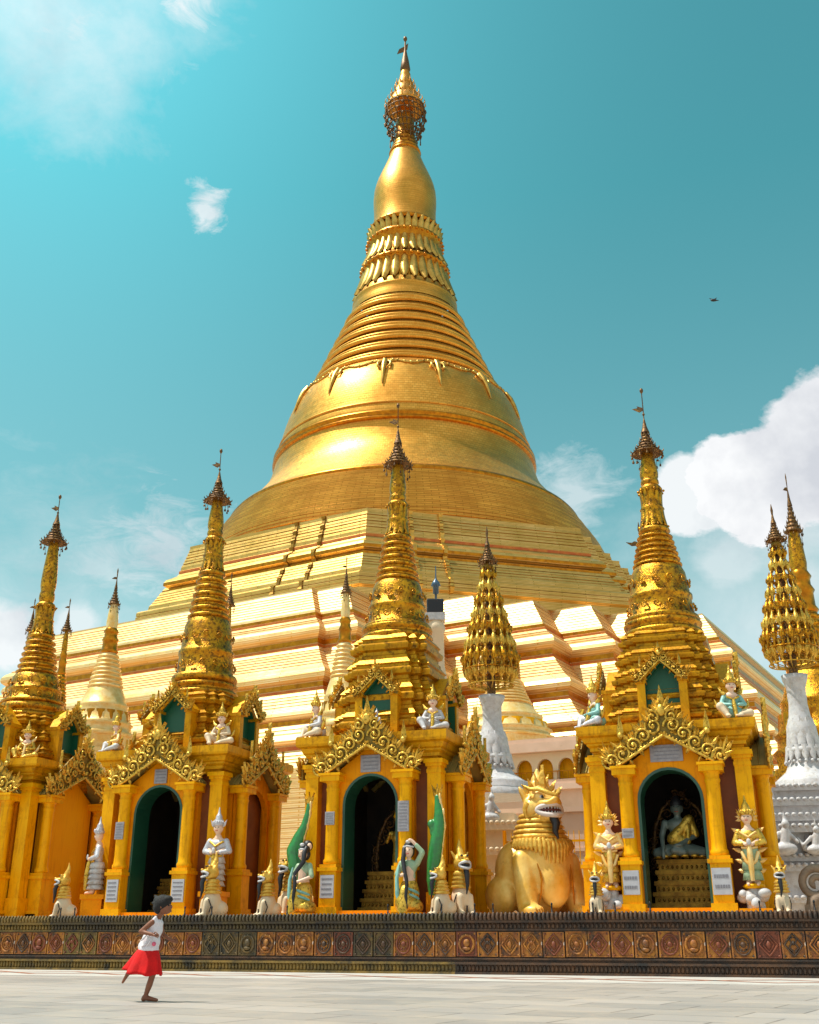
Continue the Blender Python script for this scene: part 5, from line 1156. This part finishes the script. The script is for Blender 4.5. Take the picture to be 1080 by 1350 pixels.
head = organic('head', [('b', (0, 0, 2.42), (.42, .44, .38)), ('b', (0, -.38, 2.46), (.30, .34, .13)), ('b', (0, -.22, 2.16), (.27, .34, .12)), ('b', (-.2, -.28, 2.64), (.15, .13, .11)), ('b', (.2, -.28, 2.64), (.15, .13, .11)), ('b', (0, -.66, 2.54), (.11, .10, .09)), ('b', (-.1, -.64, 2.5), (.07, .07, .06)), ('b', (.1, -.64, 2.5), (.07, .07, .06)),
                        ('b', (-.36, -.02, 2.36), (.12, .2, .24)), ('b', (.36, -.02, 2.36), (.12, .2, .24)), ('l', (-.34, .1, 2.6), (-.48, .16, 2.86), .11, .05), ('l', (.34, .1, 2.6), (.48, .16, 2.86), .11, .05),
                        ('l', (0, .0, 2.7), (0, .12, 3.05), .25, .17), ('l', (0, .12, 3.05), (-.02, .1, 3.32), .16, .04), ('l', (-.18, .0, 2.68), (-.24, .05, 2.98), .13, .04), ('l', (.18, .0, 2.68), (.24, .05, 2.98), .13, .04)], .035, 'lion_gold', lion, 4)
g = MB()
for s in (-1, 1):
    g.tube([(0, -.70, 2.63), (s * .12, -.60, 2.68), (s * .26, -.42, 2.78), (s * .40, -.2, 2.80), (s * .52, .0, 2.92)], [.04, .055, .06, .05, .01], 7)
    for k, (x, z, l) in enumerate(((.1, 2.86, .34), (.24, 2.8, .3), (.36, 2.72, .26))):
        tmp = MB(); leaf(tmp, (s * x, z), PI / 2 - s * .25 * (k + 1), l, .07, -.06, .05); g.xf(Matrix.Identity(4), tmp)
    g.tube([(s * .44, -.12, 2.5), (s * .5, -.08, 2.36), (s * .46, -.06, 2.2), (s * .36, -.1, 2.08)], [.05, .06, .05, .03], 6)
tmp = MB(); leaf(tmp, (0, 2.78), PI / 2, .62, .12, -.10, .09); g.xf(Matrix.Identity(4), tmp)
g.build('crest', 'lion_mane', head)
g = MB(); pts = []
for j in range(25):
    a = 2 * PI * j / 24; pts.append((.33 * math.cos(a), -.36 - .30 * (1 - abs(math.cos(a)) ** 1.5), 2.31 + .125 * math.sin(a)))
g.tube(pts, .058, 8); g.build('lips', 'lip', head)
g = MB(); g.ball((0, -.36, 2.31), (.29, .26, .09), 14, 8); g.build('mouth', 'mouth', head)
g = MB()
for j in range(11):
    a = PI + PI * (j + .5) / 11
    g.tube([(.27 * math.cos(a), -.36 + .27 * math.sin(a), 2.39), (.27 * math.cos(a), -.36 + .27 * math.sin(a), 2.33)], [.028, .012], 5)
    g.tube([(.27 * math.cos(a), -.36 + .27 * math.sin(a), 2.23), (.27 * math.cos(a), -.36 + .27 * math.sin(a), 2.28)], [.028, .012], 5)
g.build('teeth', 'white', head)
g = MB(); g.tube([(0, -.5, 2.18), (.02, -.62, 2.0), (.0, -.60, 1.82), (.05, -.64, 1.66)], [.10, .10, .07, .02], 10); g.build('beard', 'hair', head)
for s in (-1, 1):
    g = MB(); g.ball((s * .2, -.385, 2.62), (.06, .04, .045), 12, 8); e = g.build('eye', 'white', head)
    g = MB(); g.ball((s * .2, -.42, 2.615), (.034, .025, .032), 10, 6); g.build('pupil', 'hair', e)
g = MB()
for s in (-1, 1):
    g.tube([(s * .44, -.46, 1.12), (s * .41, -.52, .95), (s * .40, -.56, .75), (s * .42, -.56, .5), (s * .46, -.5, .25)], [.01, .022, .026, .022, .01], 6)
    for k in range(3): g.tube([(s * (.58 + .07 * k), -.80, .17), (s * (.58 + .07 * k), -.87, .10), (s * (.58 + .07 * k), -.87, .03)], .014, 5)
g.build('leg_grooves', 'deep_gold', lion)
# ------------------------------------------------------------ smaller stupas and pinnacles behind
def small_stupa(x, y, z0, ztop, r, label, m_='pale_gold', band='deep_gold', um_s=.6, sides=0):
    b = empty('small_stupa', (x, y, 0), 0, label, 'small stupa', 'small stupas standing round the great one')
    H = ztop - z0
    g = MB(); pr_ = [(r * 1.35, z0 - 3.5), (r * 1.35, z0 - 1.0), (r * 1.2, z0 - .95), (r * 1.2, z0 - .5), (r * 1.08, z0 - .45), (r * 1.1, z0)]
    g.lathe(pr_, 8, smooth=False); g.build('base', m_, b)
    g = MB(); f = lambda t: z0 + H * t
    g.lathe([(r * 1.08, f(0)), (r * 1.12, f(.015)), (r * 1.0, f(.03)), (r * .98, f(.06)), (r * 1.04, f(.07)), (r * .93, f(.085)), (r * .9, f(.12)), (r * .8, f(.16)), (r * .83, f(.17)), (r * .83, f(.18)), (r * .76, f(.19)), (r * .66, f(.24)), (r * .6, f(.265)), (r * .55, f(.28))], 36)
    g.build('bell', m_, b)
    g = MB()
    for j in range(16): q = petals(f(.085), f(.14), r * .88, r * .86, 16, .02, down=True)
    g.xf(Matrix.Identity(4), q); g.build('carved_band', band, b)
    g = MB(); pr_ = []
    for i in range(8):
        a0 = f(.28 + .2 * i / 8); h = H * .2 / 8; q0 = r * (.55 - .27 * i / 8); pr_ += [(q0, a0), (q0 + r * .05, a0 + h * .2), (q0 + r * .04, a0 + h * .5), (q0 - r * .04, a0 + h * .65), (q0 - r * .04, a0 + h * .95)]
    g.lathe(pr_ + [(r * .27, f(.48))], 28); g.build('rings', m_, b)
    g = MB(); g.lathe([(r * .26, f(.48)), (r * .32, f(.49)), (r * .26, f(.505)), (r * .25, f(.55)), (r * .29, f(.56)), (r * .22, f(.58)), (r * .22, f(.6)), (r * .26, f(.61)), (r * .19, f(.63))], 24); g.build('lotus_band', band, b)
    g = MB(); g.lathe([(r * .18, f(.63)), (r * .2, f(.66)), (r * .17, f(.72)), (r * .1, f(.80))], 20); g.build('bud', m_, b)
    inst('umbrella', cache['um'], b, (0, 0, f(.775)), 0, (um_s, um_s, H * .12 / .95))
    g = MB(); g.lathe([(.02, f(.84)), (.03, f(.9)), (.012, f(.93)), (.03, f(.985)), (.005, f(1))], 8); g.prism([(0, f(.93)), (-.2, f(.935)), (-.1, f(.945)), (0, f(.945))], -.012, .012); g.build('weather_vane', 'bronze', b)
    return b
small_stupa(-11.55, 40.0, 7.6, 14.3, 1.12, 'pale golden stupa rising in the gap between the leftmost and second shrines')
small_stupa(-2.62, 42.0, 8.3, 15.5, .95, 'slim cream and gold stupa just left of the middle shrine spire')
small_stupa(-16.5, 45.0, 8.0, 14.6, .75, 'thin spire at the left frame edge behind the leftmost shrine', 'spire_gold')
small_stupa(-14.95, 45.0, 8.0, 14.6, .62, 'thin spire just right of the leftmost shrine spire', 'spire_gold')
small_stupa(-7.9, 45.0, 9.0, 15.8, .5, 'thin dark spire half hidden behind the second shrine spire', 'spire_gold')
small_stupa(16.2, 42.0, 7.2, 19.3, 1.75, 'bright golden stupa cut off by the right frame edge', 'spire_gold', 'deep_gold', 1.0)
small_stupa(5.1, 56.0, 10.2, 17.0, 2.3, 'broad bright yellow stupa mostly hidden behind the tree of gilded buds', 'pale_gold', 'gold', .8)

def bud_mesh():
    g_ = MB()
    g_.lathe([(.01, -.26), (.05, -.22), (.03, -.12), (.085, -.03), (.12, .06), (.115, .15), (.07, .25), (.045, .28), (.05, .31), (.01, .42)], 8)
    for j in range(4):
        a = j * PI / 2; tmp = MB(); leaf(tmp, (0.09, .0), PI / 2 - .3, .2, .05, 0, .02); g_.xf(Matrix.Rotation(a, 4, 'Z'), tmp)
    return g_
def pinnacle(x, y, z0, z1, rmax, label, ped_z):
    b = empty('bud_tree', (x, y, 0), 0, label, 'gilded tree', 'gilded bud trees on white pedestals')
    H = z1 - z0; bm_ = bud_mesh(); low_gold = ['carved_gold', 'spire_gold']
    tiers_ = [(0.07, .84, 16), (.155, 1.0, 19), (.24, .86, 17), (.33, .74, 15), (.42, .60, 12), (.50, .48, 10), (.585, .33, 8), (.66, .26, 6)]
    for i, (f, rf, n) in enumerate(tiers_):
        g_ = MB(); r_ = rmax * rf; z = z0 + H * f
        for j in range(n):
            a = 2 * PI * (j + .5 * (i % 2)) / n
            s_ = .90 * rmax * (1.0 if i < 4 else .85)
            m_ = Matrix.Translation((r_ * .9 * math.cos(a), r_ * .9 * math.sin(a), z + .1)) @ Matrix.Rotation(a, 4, 'Z') @ Matrix.Rotation(-.12 + .35 * (i == 0), 4, 'Y') @ Matrix.Scale(s_, 4) @ Matrix.Scale(1.35, 4, (0, 0, 1))
            g_.xf(m_, bm_)
            g_.tube([(0, 0, z - H * .06), (r_ * .5 * math.cos(a), r_ * .5 * math.sin(a), z - H * .045), (r_ * .92 * math.cos(a), r_ * .92 * math.sin(a), z - .22)], [.02, .018, .015], 4)
        g_.tube([(r_ * .93 * math.cos(2 * PI * j / 24), r_ * .93 * math.sin(2 * PI * j / 24), z - .2) for j in range(25)], .025, 4)
        g_.build('bud_tier', low_gold[i % 2], b)
    g = MB(); g.lathe([(.16, z0 - .3), (.12, z0 + H * .4), (.06, z0 + H * .74)], 10); g.build('stem', 'bronze', b)
    g = MB(); g.lathe([(.03, z0 + H * .72), (.16, z0 + H * .73), (.2, z0 + H * .75), (.1, z0 + H * .77), (.12, z0 + H * .8), (.04, z0 + H * .84)], 12); g.build('knop', 'dark_gold', b)
    inst('umbrella', cache['um'], b, (0, 0, z0 + H * .77), 0, (.95, .95, H * .13 / .95))
    g = MB(); g.lathe([(.02, z0 + H * .86), (.03, z0 + H * .93), (.05, z0 + H * .96), (.01, z1)], 8); g.build('weather_vane', 'bronze', b)
    # white pedestal
    P = z0 - .15 - ped_z
    f = lambda t: ped_z + P * t
    R_ = rmax * .86
    p = empty('white_pedestal', (x, y, 0), 0, 'bulbous white lotus pedestal under the ' + ('right-hand' if x > 8 else 'middle') + ' tree of gilded buds', 'pedestal', 'white lotus pedestals')
    g = MB(); g.lathe([(R_ * 1.5, f(0)), (R_ * 1.5, f(.05)), (R_ * 1.3, f(.08)), (R_ * 1.35, f(.13)), (R_ * 1.15, f(.16)), (R_ * .8, f(.22)), (R_ * .62, f(.3)), (R_ * .6, f(.34)), (R_ * .72, f(.37)), (R_ * .70, f(.40)), (R_ * .55, f(.42)), (R_ * .6, f(.5)), (R_ * .56, f(.58)), (R_ * .42, f(.66)), (R_ * .36, f(.76)), (R_ * .38, f(.9)), (R_ * .48, f(.96)), (R_ * .52, f(1.0)), (.1, f(1.0))], 36)
    g.build('stem', 'white', p)
    g = petals(f(.42), f(.64), R_ * .63, R_ * .50, 11, -.04, down=False); g.build('lotus_petals', 'white', p)
    g = petals(f(.30), f(.42), R_ * .72, R_ * .66, 15, .03); g.build('lotus_petals', 'white', p)
    g = MB()
    for j in range(20): g.ball((R_ * .75 * math.cos(2 * PI * j / 20), R_ * .75 * math.sin(2 * PI * j / 20), f(.29)), .06, 6, 4)
    g.build('beads', 'white', p)
    return b
pinnacle(2.95, 38.0, 8.9, 15.3, 1.08, 'tree of gilded buds between the middle and right shrine spires', 5.2)
pinnacle(13.2, 36.0, 9.2, 15.4, .98, 'tree of dark gilded buds at the right frame edge', 4.9)

# tiered white altar at the right edge and the lower altar by the lion
def altar(x, y, rz, hw, label, z_list, m_='cream'):
    b = empty('white_altar', (x, y, 0), rz, label, 'altar', 'white tiered altars')
    g = MB()
    for q, z0, z1 in z_list: g.box((-q, -q * .8, z0), (q, q * .8, z1))
    for (q, z0, z1) in z_list[1::2]:
        n = int(q * 2 / .16)
        for j in range(n): g.ball((-q + (j + .5) * 2 * q / n, -q * .8 - .01, z1 + .01), (.07, .05, .055), 6, 4)
        for sx in (-1, 1): tmp = MB(); leaf(tmp, (sx * q * .97, z1), PI / 2 - sx * .4, .3, .09, -q * .8, .05); g.xf(Matrix.Identity(4), tmp)
        for sx in (-1, 1):
            p_, r2 = spiral((sx * (q + .02), z0 - .12), .2, 1.4, .05, -q * .8 + .05, 1.5 - sx * 1.2, sx, 16); g.tube(p_, r2, 6)
    g.build('tiers', m_, b)
    return b
zl = [(1.75, 1.16, 1.5), (1.9, 1.5, 1.62), (1.6, 1.62, 2.25), (1.75, 2.25, 2.4), (1.5, 2.4, 2.5), (1.62, 2.5, 2.64), (1.45, 2.64, 3.2), (1.7, 3.2, 3.36), (1.3, 3.36, 3.5), (1.5, 3.5, 3.65), (1.1, 3.65, 3.9), (1.28, 3.9, 4.05), (.95, 4.05, 4.3), (1.15, 4.3, 4.42)]
A1 = altar(10.75, 29.5, -.2, 1.7, 'white carved tiered altar beside the right edge of the photo', zl, 'white')
g = MB(); g.box((-.4, -1.22, 2.72), (.95, -1.17, 3.14)); pl_ = g.build('inscribed_panel', 'plaque', A1); text_lines(pl_, 1.2, .40, (.28, -1.222, 2.93), 6, 26)
altar(2.0, 33.5, -.2, 1.6, 'cream stepped altar in the gap left of the giant lion', [(1.9, 1.16, 2.2), (2.0, 2.2, 2.35), (1.7, 2.35, 2.9), (1.9, 2.9, 3.05), (1.5, 3.05, 3.6), (1.75, 3.6, 3.8), (1.3, 3.8, 4.1)])
def white_figure(x, y, z, lab, s=1.0):
    b = empty('white_carved_figure', (x, y, z), -.2, lab, 'statue'); b.scale = (s,) * 3
    organic('body', [('b', (0, 0, .15), (.3, .2, .16)), ('l', (0, 0, .2), (.05, 0, .55), .14, .11), ('b', (.07, -.03, .72), (.1, .1, .11)), ('l', (-.1, 0, .5), (-.32, -.05, .3), .07, .05), ('l', (.12, 0, .5), (.3, -.06, .3), .07, .05), ('l', (.07, 0, .8), (.06, .0, 1.02), .06, .015), ('l', (-.3, .05, .2), (-.48, .05, .5), .09, .03)], .025, 'white', b)
    return b
white_figure(2.35, 32.2, 3.8, 'white carved crouching figure in the gap between the middle shrine and the lion')
white_figure(9.55, 28.3, 2.64, 'white carved figure crouching at the left corner of the right-hand altar', 1.05)
white_figure(10.3, 28.2, 2.64, 'white carved figure facing the inscribed panel of the right-hand altar', .85)

# gallery with arches
gal = empty('arcaded_gallery', (5.9, 48.0, 0), math.atan2(-.5, .866) + .10, 'cream gallery with a row of golden arches behind the giant lion', 'building')
g = MB(); g.box((-9, 0, 0), (7.5, 4, 6.9)); g.box((-9.1, -.12, 2.6), (7.6, 0, 2.85)); g.box((-9.1, -.25, 6.7), (7.6, 0, 6.95)); g.box((-9.2, -.35, 8.35), (7.7, 4.1, 8.75)); g.box((-9.1, -.2, 8.75), (7.6, 4.0, 8.95)); g.box((-9.1, -.1, 6.95), (7.6, .0, 7.15))
g.box((-9, .5, 6.9), (7.5, 4, 8.36)); g.build('wall', 'pinkwall', gal)
g = MB(); k = -9.0
while k < 7:
    a = [(-.36, 7.15), (-.36, 7.65)] + [(-.36 * math.cos(PI * i / 10), 7.65 + .42 * math.sin(PI * i / 10)) for i in range(11)] + [(.36, 7.65), (.36, 7.15)]
    ri = MB(); n = len(a); outp = [(-.48, 7.15), (-.48, 7.65)] + [(-.48, 8.34) if i < 4 else ((.48, 8.34) if i > 6 else (-.48 + .96 * (i - 3) / 4, 8.34)) for i in range(11)] + [(.48, 7.65), (.48, 7.15)]
    vs = [(x, 0, z) for x, z in a] + [(x, 0, z) for x, z in outp] + [(x, .22, z) for x, z in a] + [(x, .22, z) for x, z in outp]
    fs = []
    for i in range(n - 1): fs += [(i, i + 1, n + i + 1, n + i), (i, 2 * n + i, 2 * n + i + 1, i + 1)]
    ri.add(vs, fs); g.xf(Matrix.Translation((k + .48, -.02, 0)), ri); k += .96
g.build('arches', 'cream', gal)
g = MB(); g.box((-9, .42, 6.9), (7.5, .49, 8.35)); g.build('niche_back', 'gold', gal)
g = MB(); g.box((-9, -.1, 7.48), (7.5, -.06, 7.52))
k = -8.9
while k < 7.4: g.tube([(k, -.08, 7.1), (k, -.08, 7.5)], .018, 4); k += .24
g.build('railing', 'deep_gold', gal)
fence = empty('iron_fence', (4.75, 30.5, 1.15), WALL_RZ, 'thin golden bar fence behind the giant lion', 'fence')
g = MB(); g.box((-2.2, -.02, 2.0), (2.2, .02, 2.06)); g.box((-2.2, -.02, .25), (2.2, .02, .3))
for i in range(30): g.tube([(-2.15 + i * .148, 0, .05), (-2.15 + i * .148, 0, 2.3)], .012, 4); 
g.build('bars', 'gold', fence)
for x in (-2.2, -.7, .8, 2.2): g = MB(); g.box((x - .04, -.05, 0), (x + .04, .05, 2.35)); g.build('post', 'ochre', fence)
w_ = empty('red_shutter', (5.15, 33.2, 1.9), WALL_RZ, 'red shuttered window seen through the thin fence bars', 'window')
g = MB(); g.box((-.62, -.06, 0), (.62, 0, .9)); g.build('panel', 'red_paint', w_)
g = MB()
for a, c in (((-.68, -.1, -.06), (.68, -.0, 0)), ((-.68, -.1, .9), (.68, 0, .97)), ((-.68, -.1, 0), (-.62, 0, .9)), ((.62, -.1, 0), (.68, 0, .9)), ((-.03, -.1, 0), (.03, -.06, .9))): g.box(a, c)
g.build('frame', 'cream', w_)
g = MB(); g.ball((.12, -.12, .4), (.12, .05, .14), 8, 6); g.build('lock_plate', 'hair', w_)
lowwall = empty('pink_wall', (5.0, 33.4, 1.15), WALL_RZ, 'pinkish plastered wall behind the fence', 'wall')
g = MB(); g.box((-4.2, 0, 0), (3.2, .3, 3.1)); g.box((-4.3, -.08, 1.95), (3.3, 0, 2.05)); g.box((-4.3, -.1, 3.1), (3.3, .4, 3.25)); g.build('wall', 'pinkwall', lowwall)
g = MB()
for i in range(6): g.box((-4.1 + i * 1.2, -.03, .15), (-3.1 + i * 1.2, 0, 1.8))
g.build('panel', 'cream', lowwall)
# ornamental scroll brackets and globe at the right edge
br = empty('scroll_bracket', W(8.2, 1.9, Z0), WALL_RZ, 'stone scroll carving standing right of the rightmost shrine', 'stone carving')
g = MB(); p_, r2 = spiral((0, .72), .42, 1.6, .11, 0, .6, 1, 30); g.tube(p_, [q for q in r2], 8); g.tube([(-.2, 0, .0), (-.1, 0, .3), (.22, -.02, .5), (.38, -.02, .8)], [.16, .2, .14, .09], 8); g.box((-.35, -.15, 0), (.5, .2, .22))
leaf(g, (.3, 1.0), .9, .4, .13, 0); g.build('scroll', 'grey_stone', br); br.scale = (.8, .8, .8)
gl = empty('cream_lion_haunch', W(9.1, 1.4, Z0), WALL_RZ + .6, 'rounded cream back of a lion statue cut off by the right frame edge', 'lion statue')
organic('body', [('b', (0, 0, .55), (.42, .5, .6)), ('b', (.25, .1, 1.0), (.35, .4, .5)), ('b', (.5, -.1, 1.5), (.25, .27, .28)), ('l', (.3, -.4, .8), (.35, -.55, .1), .16, .13), ('l', (.65, -.3, .8), (.7, -.5, .1), .16, .13)], .035, 'cream', gl)
# loudspeaker with a small lantern on a pale pillar in front of the terrace
pl = empty('loudspeaker_post', (1.12, 44.0, 1.15), 0, 'dark box loudspeaker with a small blue lantern above, on a pale pillar', 'loudspeaker')
g = MB(); g.lathe([(.62, 0), (.6, 8.4), (.5, 9.3), (.36, 10.2), (.34, 11.6), (.42, 11.7), (.38, 11.9), (.3, 12.1)], 16); g.build('pillar', 'cream', pl)
g = MB(); g.box((-.38, -.3, 12.42), (.34, .3, 13.05)); g.build('speaker_box', 'hair', pl, bevel=.05)
g = MB(); g.box((-.44, -.34, 12.1), (.4, .34, 12.42)); g.build('bracket', 'white', pl)
g = MB(); g.lathe([(.05, 13.0), (.05, 13.3), (.13, 13.35), (.13, 13.65), (.22, 13.7), (.16, 13.85), (.05, 14.0), (.03, 14.1), (.02, 14.6)], 12, c=(.02, 0)); g.build('lantern', 'blue_glass', pl)
# metal bird finial left of the right shrine spire
bf = empty('bird_finial', (8.3, 36, 13.5), 0, 'tiny metal bird finial on a rod at the left side of the rightmost spire', 'finial')
g = MB(); g.lathe([(.02, -6), (.02, .8), (.05, .9), (.01, 1.2)], 6); g.build('rod', 'bronze', bf)
g = MB(); g.prism([(0, .3), (-.3, .28), (-.5, .42), (-.3, .4), (-.2, .46), (0, .4)], -.02, .02); g.build('bird', 'bronze', bf)
# flying bird
fb = organic('flying_bird', [('b', (0, 0, 0), (.28, .12, .1)), ('l', (0, 0, .05), (-.35, .1, .28), .08, .02), ('l', (0, 0, .05), (.3, -.1, .22), .08, .02), ('l', (.25, 0, 0), (.42, 0, 0), .06, .03)], .03, 'hair')
d_ = pix_dir(941, 396); fb.location = Vector((0, 0, .7)) + d_ * 95; tag(fb, 'tiny dark bird flying in the sky right of the great spire', 'bird')

# ------------------------------------------------------------ running girl
gp = empty('person', (-3.066, 13.71, 0), R(-12), 'barefoot child in white sleeveless top and red skirt running to the right', 'person')
K = 1.0
organic('body', [
    ('l', (-.05, 0, .045), (.02, 0, .035), .032, .028), ('l', (.02, 0, .035), (.115, -.01, .022), .028, .018), ('b', (-.058, 0, .03), (.03, .026, .03)),
    ('l', (-.035, 0, .07), (.00, .0, .18), .026, .038), ('l', (.0, 0, .18), (.045, -.01, .32), .038, .036), ('l', (.045, -.01, .32), (-.03, -.02, .52), .044, .062),
    ('l', (-.05, .04, .50), (-.10, .06, .33), .052, .044), ('l', (-.10, .06, .33), (-.22, .06, .335), .04, .036), ('l', (-.22, .06, .335), (-.315, .06, .30), .034, .022), ('l', (-.315, .06, .30), (-.37, .06, .205), .026, .016),
    ('b', (-.04, .01, .56), (.08, .075, .07)), ('b', (-.02, .01, .70), (.085, .075, .12)), ('b', (.01, .01, .83), (.085, .085, .09)),
    ('l', (.03, .01, .88), (.075, .0, .98), .036, .034), ('b', (.115, 0, 1.05), (.078, .070, .094)), ('b', (.145, 0, 1.01), (.055, .055, .05)),
    ('b', (.205, 0, 1.04), (.016, .014, .018)), ('b', (.19, 0, .995), (.02, .026, .014)), ('b', (.10, -.075, 1.05), (.016, .012, .026)), ('b', (.10, .075, 1.05), (.016, .012, .026)),
    ('l', (.01, -.09, .87), (-.105, -.13, .765), .034, .028), ('l', (-.105, -.13, .765), (.055, -.15, .735), .028, .02), ('b', (.085, -.15, .725), (.034, .022, .016)),
    ('l', (.04, .09, .86), (.06, .13, .74), .034, .028), ('l', (.06, .13, .74), (.19, .10, .67), .026, .019), ('b', (.215, .10, .665), (.03, .018, .024)),
    ('l', (-.04, 0, .5), (-.03, 0, .6), .07, .075)], .0085, 'dark_skin', gp, 4)
g = MB()
for hx, hy, hz, dx in ((.10, -.15, .728, 1), (.235, .10, .668, 1)):
    for f_ in range(4):
        o_ = (f_ - 1.5) * .012; l = (.034, .040, .038, .030)[f_]
        g.tube([(hx, hy + o_ * .4, hz + o_), (hx + l * .6, hy + o_ * .5 - .004, hz + o_ - .004), (hx + l, hy + o_ * .4 + .006, hz + o_ - .016)], [.0065, .006, .0045], 6)
    g.tube([(hx - .03, hy, hz + .012), (hx - .005, hy - .012, hz + .032), (hx + .012, hy - .012, hz + .03)], [.008, .007, .005], 6)
g.build('fingers', 'dark_skin', gp)
organic('top', [('b', (-.05, .01, .575), (.125, .112, .08)), ('b', (-.03, .01, .66), (.115, .102, .12)), ('b', (.0, .01, .79), (.105, .102, .11)), ('b', (.03, .01, .86), (.075, .09, .055)), ('l', (.0, -.066, .85), (.035, -.055, .92), .038, .024), ('l', (.015, .075, .85), (.045, .06, .92), .038, .024), ('l', (-.10, .0, .60), (-.06, 0, .54), .08, .08)], .010, 'cloth_white', gp, 5)
g = MB(); rings = []
rnd.seed(5)
for i in range(9):
    f = i / 8; ring = []
    for j in range(48):
        a = 2 * PI * j / 48; fl = .118 + (.108 * f ** .8); wv = 1 + .11 * f * math.sin(9 * a + 1.3 * math.sin(2 * a)) + .05 * f * math.sin(17 * a + 2 * f)
        x = -.055 + (-.02 * f) + fl * wv * math.cos(a) * (1.0 + (.16 * f if math.cos(a) < 0 else -.12 * f)); y = .01 + fl * .82 * wv * math.sin(a)
        z = .575 - .285 * f + (.07 * f * max(0, -math.cos(a)) ** 1.5) - .012 * f * math.sin(5 * a)
        ring.append((x, y, z))
    rings.append(ring)
g.loft(rings, True, False, True); sk = g.build('skirt', 'cloth_red', gp)
sd = sk.modifiers.new('thick', 'SOLIDIFY'); sd.thickness = .008
organic('hair', [('b', (.085, 0, 1.085), (.105, .096, .10)), ('b', (.04, 0, 1.04), (.07, .08, .08)), ('b', (.15, 0, 1.13), (.06, .07, .045)), ('b', (.02, 0, 1.12), (.055, .05, .045)), ('l', (.03, .0, 1.13), (-.03, .02, 1.17), .035, .015), ('l', (.02, -.03, 1.08), (-.035, -.03, 1.09), .03, .012)], .0085, 'child_hair', gp, 3)
g = MB()
for s in (-1, 1): g.ball((.182, s * .034, 1.06), (.012, .014, .009), 6, 4)
g.build('eyes', 'hair', gp)
g = MB()
for x0, z0, x1, z1 in ((-.10, .60, -.02, .66), (-.12, .66, -.03, .74), (-.04, .60, .03, .70), (-.08, .80, .02, .76), (.0, .70, .05, .78)):
    g.tube([(x0, -.088, z0), ((x0 + x1) / 2, -.104, (z0 + z1) / 2 - .012), (x1, -.092, z1)], [.006, .012, .005], 6)
g.build('folds', 'cloth_white', gp)
g = MB(); g.ball((.055, -.085, .63), (.028, .018, .026), 8, 5); g.build('print', 'pink', gp)
